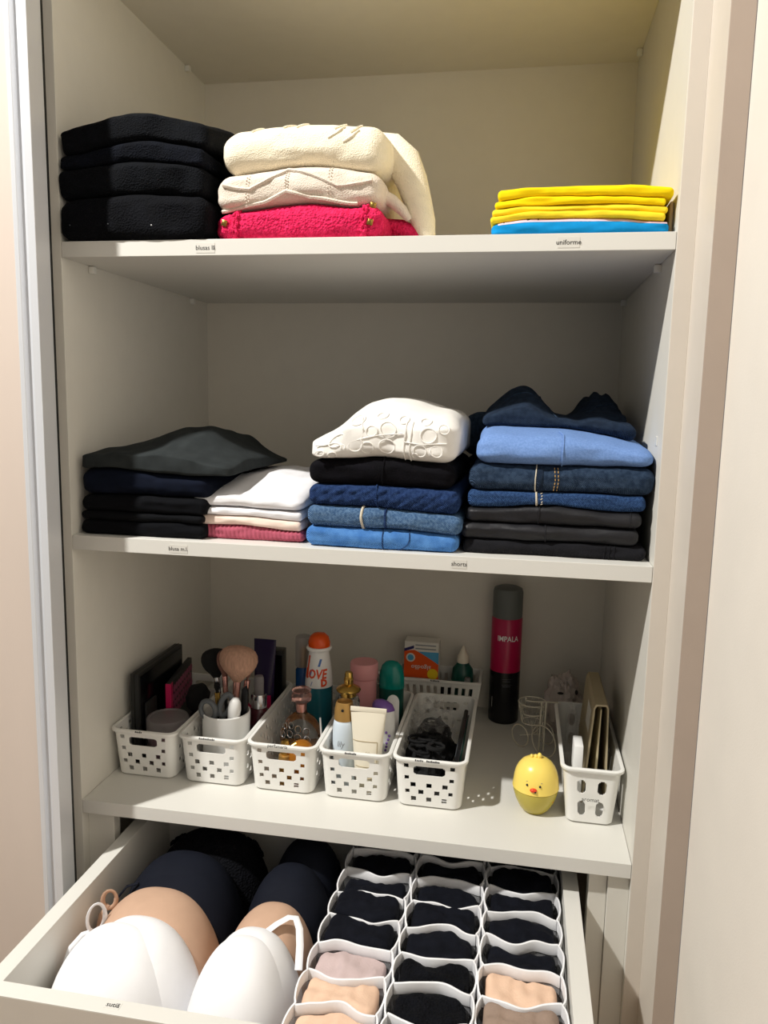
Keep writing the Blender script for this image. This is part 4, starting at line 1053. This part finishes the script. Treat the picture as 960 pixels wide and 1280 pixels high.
# ------------------------------------------------------------------ things standing on the lower shelf
c = (.6175, .4480, Z3)
t = thing('spray_can', 'tall black and magenta spray can with a grey cap', 'spray can', c)
L([(.0265, 0), (.0285, .002), (.0288, .004), (.0288, .102)], c, 'can_black', 'lower_body', t, 48)
L([(.0288, .102), (.0288, .2035), (.0270, .206)], c, 'magenta', 'upper_body', t, 48)
L([(.0275, .2045), (.0280, .206), (.0280, .2535), (.0262, .2600), (.020, .2630), (0, .2635)], c, 'dark_grey', 'cap', t, 48)
mb = MB(); wrap_text(mb, 'IMPALA', .0145, c, .0291, Z3 + .168, .13, .85, 0, .0002); mb.build('lettering', 'white_gloss', t, smooth=False)
mb = MB()
for k, (s_, z_) in enumerate((('_________', .092), ('spray seco', .086), ('__________', .081), ('para cabelo', .076))):
    wrap_text(mb, s_ if '_' in s_ else '-' * 12, .0055, c, .0291, Z3 + z_, .15, .7)
mb.build('small_print', 'grey_ink', t, smooth=False)
mb = MB(); wrap_text(mb, 'I', .030, c, .0291, Z3 + .040, -.86, .35); mb.build('side_mark', 'white_gloss', t, smooth=False)

c = (.6735, .1175, Z3)
t = thing('chick_pot', 'yellow chick-shaped pot with a clear yellow bowl and red beak', 'pot', c)
L([(.0135, 0), (.0175, .0008), (.0235, .008), (.0295, .020), (.0330, .032), (.0338, .0372), (.032, .0374)], c, 'chick_bowl', 'bowl', t, 44)
dome = [(.0335, .0375), (.0345, .0385), (.0341, .041), (.0332, .048), (.0324, .055), (.0306, .0625), (.0272, .0700), (.0225, .0760), (.0165, .0802), (.0095, .0826), (.0045, .0833), (0, .0834)]
L(dome, c, 'chick', 'dome', t, 44)
mb = MB()
for dx, r_ in ((-.006, .0032), (0, .0036), (.0055, .0045)): mb.ball((c[0] + dx - .002, c[1], Z3 + .0835 + (.002 if dx > 0 else .0005)), r_, 12, 8, (.8, 1, 1.1))
mb.build('tuft', 'chick', t)
def rdome(z):
    z -= Z3
    for (r0, z0), (r1, z1) in zip(dome[:-1], dome[1:]):
        if z0 <= z <= z1: return r0 + (r1 - r0) * (z - z0) / (z1 - z0)
    return .03
def on_dome(a, z, off=.0003): r_ = rdome(Z3 + z) + off; return (c[0] + r_ * math.sin(a), c[1] - r_ * math.cos(a), Z3 + z)
for a in (-.42, .16): mb = MB(); mb.ball(on_dome(a, .0530), .0017, 10, 8); mb.build('eye', 'ink', t)
for a, dz in ((-.44, 0), (.23, -.0005)): mb = MB(); mb.ball(on_dome(a, .0582 + dz, 0), .0012, 10, 6, (1.3, .5, .5)); mb.build('eyebrow', 'cream_dark', t)
mb = MB(); mb.ball(on_dome(-.12, .0470, .0006), .0050, 16, 10, (1.05, .7, .62)); mb.build('beak', 'beak', t)
mb = MB(); mb.ball(on_dome(-.045, .0455, .0020), .0018, 10, 8); mb.build('mouth', 'ink', t)
for k in range(3): mb = MB(); mb.ball((c[0] + .0285 * math.sin(.95 + .05 * k), c[1] - .0285 * math.cos(.95), Z3 + .034 - k * .0052), .0013, 8, 6); mb.build('bowl_mark', 'orange', t)

# wire ornament shaped like a tricycle with a basket
t = thing('wire_tricycle', 'cream wire ornament shaped like a tricycle with a small basket', 'ornament', (.68, .32, Z3))
def wire(name, paths, r=.0011, closed=False):
    mb = MB()
    for p in paths: mb.tube(p, r, 6, closed=closed)
    return mb.build(name, 'wire', t)
def circ(cx_, cy_, cz_, r_, plane='xz', n=28, sx=1.0):
    out = []
    for k in range(n):
        a = 2 * pi * k / n; u, v = r_ * math.cos(a) * sx, r_ * math.sin(a)
        out.append((cx_ + u, cy_, cz_ + v) if plane == 'xz' else ((cx_ + u * .72, cy_ - u * .69, cz_ + v) if plane == 'yz' else (cx_ + u, cy_ + v, cz_)))
    return out
wire('handlebar', [[(.6565, .305, -.288), (.657, .306, -.294), (.668, .31, -.2965), (.690, .318, -.298), (.712, .326, -.301)]], .0013)
wire('stem', [[(.684, .316, -.297), (.6835, .315, -.330), (.683, .314, -.3885)], [(.692, .318, -.298), (.6915, .317, -.330), (.691, .316, -.3885)]], .0014)
wire('basket_ring', [circ(.6690, .334, -.3065, .0245, 'xy'), circ(.6690, .334, -.3420, .0180, 'xy'), circ(.6690, .334, -.324, .0212, 'xy')], .001, True)
zig = []
for k in range(28):
    a = 2 * pi * k / 28; r_ = .0245 if k % 2 else .0212; zig.append((.669 + r_ * math.cos(a), .334 + r_ * math.sin(a), -.3065 if k % 2 else -.324))
wire('basket_mesh', [zig], .0007, True)
zig = []
for k in range(28):
    a = 2 * pi * k / 28; r_ = .0212 if k % 2 else .0180; zig.append((.669 + r_ * math.cos(a), .334 + r_ * math.sin(a), -.324 if k % 2 else -.342))
wire('basket_mesh', [zig], .0007, True)
wire('wheel', [circ(.6500, .334, -.3700, .0195, 'yz')], .0012, True)
wire('wheel', [circ(.6950, .352, -.3700, .0195, 'yz')], .0012, True)
wire('front_wheel', [circ(.6900, .300, -.3625, .0270, 'yz')], .0012, True)
wire('axle', [[(.650, .334, -.37), (.6725, .343, -.37), (.695, .352, -.37)], [(.669, .334, -.342), (.6725, .343, -.37)], [(.6725, .343, -.37), (.687, .315, -.34)], [(.69, .30, -.3625), (.6875, .315, -.335)]], .0011)

# pale bag behind the narrow basket
o = crumple((.7265, .415, Z3 + .056), (.031, .045, .054), 11.0, .35, 'pale_bag', 'plastic_bag', None, fr=50)
o.location.z = Z3 + .0005; tag(o, 'pale crumpled bag with dark spots standing behind the narrow basket', 'bag')
for p_, s_ in (((.7185, .372, Z3 + .092), (1.4, .6, .6)), ((.7470, .378, Z3 + .094), (.7, .6, 1.2))): mb = MB(); mb.ball(p_, .0040, 12, 8, s_); mb.build('dark_spot', 'ink', o)  # two small dark spots on the front of the bag

# contents of the narrow basket
t = thing('card_sleeve', 'taupe folded card sleeve with an open end standing in the narrow basket', 'card sleeve', (.765, .22, ZB))
outl = [(.7430, ZB), (.7545, -.236), (.7575, -.2300), (.7735, -.2295), (.7765, -.235), (.7810, ZB)]
inn = [(.7785, ZB), (.7745, -.237), (.7725, -.2325), (.7590, -.2330), (.7565, -.238), (.7455, ZB)]
mb = MB(); mb.prism(outl + inn, .150, .295, 'y'); mb.build('sleeve', 'card', t, smooth=False)
mb = MB(); mb.prism([(.7600, ZB), (.7655, -.240), (.7670, -.240), (.7645, ZB)], .156, .290, 'y'); mb.build('inner_sheet', 'card_in', t, smooth=False)
mb = MB(); mb.prism([(.7472, ZB + .02), (.7560, -.245), (.7566, -.245), (.7480, ZB + .02)], .152, .292, 'y'); mb.build('lining', 'card_in', t, smooth=False)
mb = MB(); vs = [(.7428 + .0115 * ((z - ZB) / (-.236 - ZB)) - .0004, y, z) for y, z in ((.17, -.285), (.22, -.285), (.22, -.248), (.17, -.248))]; mb.add(vs, [(0, 1, 2, 3)]); mb.build('sticker', 'paper', t, smooth=False)
t = MB(); t.box(.7260, .7395, .112, .150, ZB, -.281); tag(t.build('small_box', 'white_gloss', None, bevel=.002), 'small white box at the front of the narrow basket', 'box')
o = crumple((.7325, .240, ZB + .052), (.0110, .060, .050), 5.5, .4, 'film', 'film_wrap', None, fr=70)
tag(o, 'crinkled clear film wrap beside the card sleeve', 'film wrap')

# ------------------------------------------------------------------ the drawer's contents: bras
ZD = DZ0 + .0125
def dome_geo(mb, cx, cy, rx, ry, h, ox=0, oy=0, n=44, m=18, zb=None, p=2.6, q=.52, sgn=1):
    zb = ZD if zb is None else zb; vs = []; fs = []
    for j in range(m):
        ro = 1 - j / m
        zz = h * (1 - ro ** p) ** q if j else 0
        for k in range(n):
            a = 2 * pi * k / n
            ca, sa = math.cos(a), math.sin(a)
            vs.append((cx + rx * ro * math.copysign(abs(ca) ** .85, ca) + ox * (1 - ro), cy + ry * ro * math.copysign(abs(sa) ** .85, sa) + oy * (1 - ro), zb + zz))
    vs.append((cx + ox, cy + oy, zb + h)); t_ = len(vs) - 1
    for j in range(m - 1):
        for k in range(n): fs.append((j * n + k, j * n + (k + 1) % n, (j + 1) * n + (k + 1) % n, (j + 1) * n + k))
    for k in range(n): fs.append(((m - 1) * n + k, (m - 1) * n + (k + 1) % n, t_))
    fs.append(tuple(range(n - 1, -1, -1)))
    return mb.add(vs, fs)
def dome_pt(cx, cy, rx, ry, h, a, ro, ox=0, oy=0, off=.0008, p=2.6, q=.52):
    ca, sa = math.cos(a), math.sin(a)
    return (cx + rx * ro * math.copysign(abs(ca) ** .85, ca) + ox * (1 - ro) + off * ca * ro, cy + ry * ro * math.copysign(abs(sa) ** .85, sa) + oy * (1 - ro) + off * sa * ro, ZD + h * (1 - ro ** p) ** q + off * (1 - .5 * ro))
def bra(label, m, cx, cy, rx, ry, h, ox, oy, group, back=None, seam=True, straps=(), wing=None):
    t = thing('bra', label, 'bra', (cx, cy, ZD), group)
    dome_geo(MB(), cx, cy, rx, ry, h, ox, oy).build('cup', m, t, angle=70)
    if back:
        dx, dy, dh, sc = back
        dome_geo(MB(), cx + dx, cy + dy, rx * sc, ry * sc, h + dh, ox, oy).build('second_cup', m, t, angle=70)
    if seam:
        pts = [dome_pt(cx, cy, rx, ry, h, R(150) - R(165) * k / 16, .30 + .25 * math.sin(pi * k / 16) + .42 * k / 16, ox, oy, .0002) for k in range(17)]
        mb = MB(); mb.tube(pts, .0009, 6); mb.build('seam', m, t)
    for pts in straps:
        mb = MB(); mb.tube(pts, .0032, 8, flat=.45); mb.build('strap', m, t)
    if wing:
        x0, x1, y0, y1, z0, z1 = wing; mb = MB(); slab(mb, x0, x1, y0, y1, z0, z1, .003, (8, 6), disp=lambda x, y, z, w: (.004 * nz(y * 40, z * 40), .004 * nz(x * 40, z * 40, 2), 0)); mb.build('wing', m, t)
    return t
GL, GR_ = 'bras nested along the left drawer side', 'bras nested beside the organizer'
HT = .142
def loop(c0, rx_, rz_, n=14, tilt=0.0, a0=0, a1=2 * pi):
    return [(c0[0] + rx_ * math.cos(a0 + (a1 - a0) * k / n) * math.cos(tilt), c0[1] + rx_ * math.cos(a0 + (a1 - a0) * k / n) * math.sin(tilt), c0[2] + rz_ * math.sin(a0 + (a1 - a0) * k / n)) for k in range(n + 1)]
bra('white moulded bra in the front corner of the drawer beside its side wall', 'bra_white', .1665, -.208, .088, .078, .151, -.006, .014, GL, (.014, .022, -.004, .98), False,
    [loop((.104, -.142, -.470), .012, .020, 18, .9), [(.083, -.185, -.510), (.089, -.180, -.488), (.101, -.170, -.474), (.112, -.172, -.468)], [(.080, -.21, -.53), (.088, -.20, -.505), (.100, -.19, -.487)]])
bra('nude moulded bra between the white and black ones along the drawer side', 'bra_nude', .172, -.118, .094, .082, .140, -.004, .012, GL, None, False,
    [loop((.098, -.098, -.474), .009, .013, 14, .5), [(.084, -.11, -.52), (.088, -.104, -.495), (.096, -.098, -.482)]])
bra('smooth black moulded bra behind the nude one along the drawer side', 'bra_black', .172, -.032, .094, .082, .144, 0, .010, GL, (.004, -.012, -.004, 1.0), False,
    [[(.095, -.07, -.49), (.108, -.068, -.473), (.122, -.062, -.470)]])
bra('black lace-edged bra at the back along the drawer side', 'lace_black', .180, .062, .098, .066, .136, .010, .0, GL, None, False)
wb = bra('white moulded bra with a wide strap next to the organizer', 'bra_white', .327, -.204, .069, .080, .156, -.004, .012, GR_, (.003, .022, -.005, 1.0), False)
mb = MB(); mb.tube([(.338, -.150, -.452), (.350, -.134, -.448), (.362, -.121, -.446), (.371, -.119, -.447), (.379, -.130, -.453), (.385, -.148, -.462), (.389, -.168, -.480)], .0048, 10, flat=.30); mb.build('strap', 'bra_white', wb)
bra('nude moulded bra next to the organizer behind the white one', 'bra_nude', .331, -.118, .067, .084, .141, .004, .012, GR_, None, False)
bra('smooth black bra next to the organizer behind the nude one', 'bra_black', .332, -.026, .066, .078, .144, 0, .008, GR_, (.004, -.010, -.004, .98), False)
bra('rear black bra next to the organizer with a ruffled edge', 'bra_black', .336, .064, .060, .064, .139, 0, 0, GR_, None, True)
# lace frill on the rear left bra
mb = MB(); pts = []
for k in range(60):
    a = R(10) + R(165) * k / 59; pts.append(dome_pt(.180, .062, .098, .066, .136, a, .72 + .05 * math.sin(k * 1.9), .010, 0, .003))
mb.tube(pts, [.0035 + .0018 * math.sin(k * 2.3) for k in range(60)], 7, flat=.6)
lb = [o for o in bpy.data.objects if o.get('label', '').startswith('black lace-edged')][0]
mb.build('lace_edge', 'lace_black', lb)
tag(MB().box(.150, .330, .1315, .1345, -.47, -.452).build('white_card', 'white_gloss', None, bevel=.0005), 'white card strip standing behind the black bras', 'card')

# ------------------------------------------------------------------ three honeycomb organizers with folded underwear
def band_wall(mb, path, z0, z1, th):
    """upright ribbon along a path of (x, y)"""
    vs = []; fs = []; n = len(path)
    for i, (x, y) in enumerate(path):
        a = Vector(path[max(i - 1, 0)]); b = Vector(path[min(i + 1, n - 1)]); d = (b - a).normalized(); nx, ny = -d.y * th / 2, d.x * th / 2
        zt = z1(x, y) if callable(z1) else z1; zb = z0(x, y) if callable(z0) else z0
        vs += [(x + nx, y + ny, zb), (x - nx, y - ny, zb), (x - nx, y - ny, zt), (x + nx, y + ny, zt)]
    for i in range(n - 1):
        for k in range(4): fs.append((i * 4 + k, i * 4 + (k + 1) % 4, i * 4 + 4 + (k + 1) % 4, i * 4 + 4 + k))
    fs += [(3, 2, 1, 0), tuple((n - 1) * 4 + k for k in range(4))]
    mb.add(vs, fs)
ORG = [(.4005, .5015, 'white netting organizer with elastic rims beside the bras', 'first organizer beside the bras'),
       (.5060, .6040, 'white netting organizer with elastic rims between the other two', 'middle organizer'),
       (.6085, .7085, 'white netting organizer with elastic rims along the far drawer side', 'organizer by the drawer side wall')]
COLS = ['KKKKKMNN', 'KKKKKKKK', 'KKKKKNTT']
KM = {'K': 'panty_black', 'N': 'panty_nude', 'M': 'panty_mauve', 'T': 'panty_taupe'}
KN = {'K': 'black', 'N': 'nude beige', 'M': 'pale mauve', 'T': 'taupe'}
YB, YF, NC = .132, -.284, 8
pitch = (YB - YF) / NC
ZO = -.466
rnd = random.Random(12)
for ci, (x0, x1, lab, where) in enumerate(ORG):
    t = thing('drawer_organizer', lab, 'organizer', ((x0 + x1) / 2, (YB + YF) / 2, ZD))
    ztop = lambda x, y: ZO + .005 * nz(x * 26, y * 30, ci * 3.0)
    amps = [0.0] + [(1 if (k + ci) % 2 else -1) * rnd.uniform(.007, .0125) for k in range(1, NC)] + [0.0]
    dl = []; ph = [(rnd.uniform(.001, .0045), rnd.uniform(0, 6.28)) for _ in range(NC + 1)]
    for k in range(NC + 1):
        yk = YB - k * pitch
        path = []
        for i in range(25):
            u = i / 24; x = x0 + .004 + (x1 - x0 - .008) * u
            y = yk + amps[k] * math.sin(pi * u) ** 1.3 + ph[k][0] * math.sin(2 * pi * u + ph[k][1]) * math.sin(pi * u) + .0030 * nz(x * 38, k * 3.7, ci) - (amps[k] * .35)
            path.append((x, y))
        dl.append(path)
        mb = MB(); band_wall(mb, path, ZD, lambda x, y: ztop(x, y) - .014, .0006); d_ = mb.build('mesh_divider', 'netting', t, angle=60)
        mb = MB(); band_wall(mb, path, lambda x, y: ztop(x, y) - .0145, ztop, .0028); mb.build('elastic_rim', 'elastic', d_, angle=60, bevel=.0004)
    for sx, xx in ((1, x0), (-1, x1)):
        path = []
        for i in range(NC * 8 + 1):
            v = i / 8; y = YB - v * pitch; path.append((xx + sx * (.0035 - .0050 * abs(math.sin(pi * v)) ** .7) + .0008 * nz(y * 80, ci, sx), y))
        mb = MB(); band_wall(mb, path, ZD, lambda x, y: ztop(x, y) - .014, .0006); d_ = mb.build('mesh_side', 'netting', t, angle=60)
        mb = MB(); band_wall(mb, path, lambda x, y: ztop(x, y) - .0145, ztop, .0020); mb.build('elastic_rim', 'elastic', d_, angle=60)
    for k in range(NC):
        ch = COLS[ci][k]
        ya, yb = dl[k + 1], dl[k]
        ymid = (sum(p[1] for p in ya) + sum(p[1] for p in yb)) / 50
        def dd(x, y, z, w, ya=ya, yb=yb, ymid=ymid, x0=x0, x1=x1, k=k):
            u = clamp((x - x0 - .004) / (x1 - x0 - .008), 0, .999) * 24; i = int(u); f_ = u - i
            lo = ya[i][1] * (1 - f_) + ya[i + 1][1] * f_; hi = yb[i][1] * (1 - f_) + yb[i + 1][1] * f_
            half = pitch * .46
            tt = (y - ymid) / half       # -1..1 inside the cell
            ny_ = (lo + hi) / 2 + tt * ((hi - lo) / 2 - .0025)
            return (0, ny_ - y, (.005 * nz(x * 42, y * 60, k * 2.1 + ci) + .0025 * nz(x * 110, y * 40, k)) * w)
        ht = ZO - .002 + rnd.uniform(-.007, .007)
        mb = MB(); slab(mb, x0 + .0075, x1 - .0075, ymid - pitch * .46, ymid + pitch * .46, ZD + .0003, ht, .0095, (20, 8), 3, dd)
        m_ = KM[ch]
        if ch == 'K' and ci == 1 and k > 4: m_ = 'lace_black'
        nth = ['cell against the drawer front', 'second cell from the drawer front', 'third cell from the drawer front', 'fourth cell from the drawer front', 'fourth cell from the drawer back', 'third cell from the drawer back', 'second cell from the drawer back', 'cell against the drawer back'][NC - 1 - k]
        kind_ = 'black lace' if m_ == 'lace_black' else KN[ch]
        lb = f'folded {kind_} underwear, {nth}, {where}'
        o = mb.build('folded_underwear', m_, None, angle=70); tag(o, lb, 'underwear', 'underwear in the ' + where)
for o in bpy.data.objects:
    if '_w' in o: del o['_w']
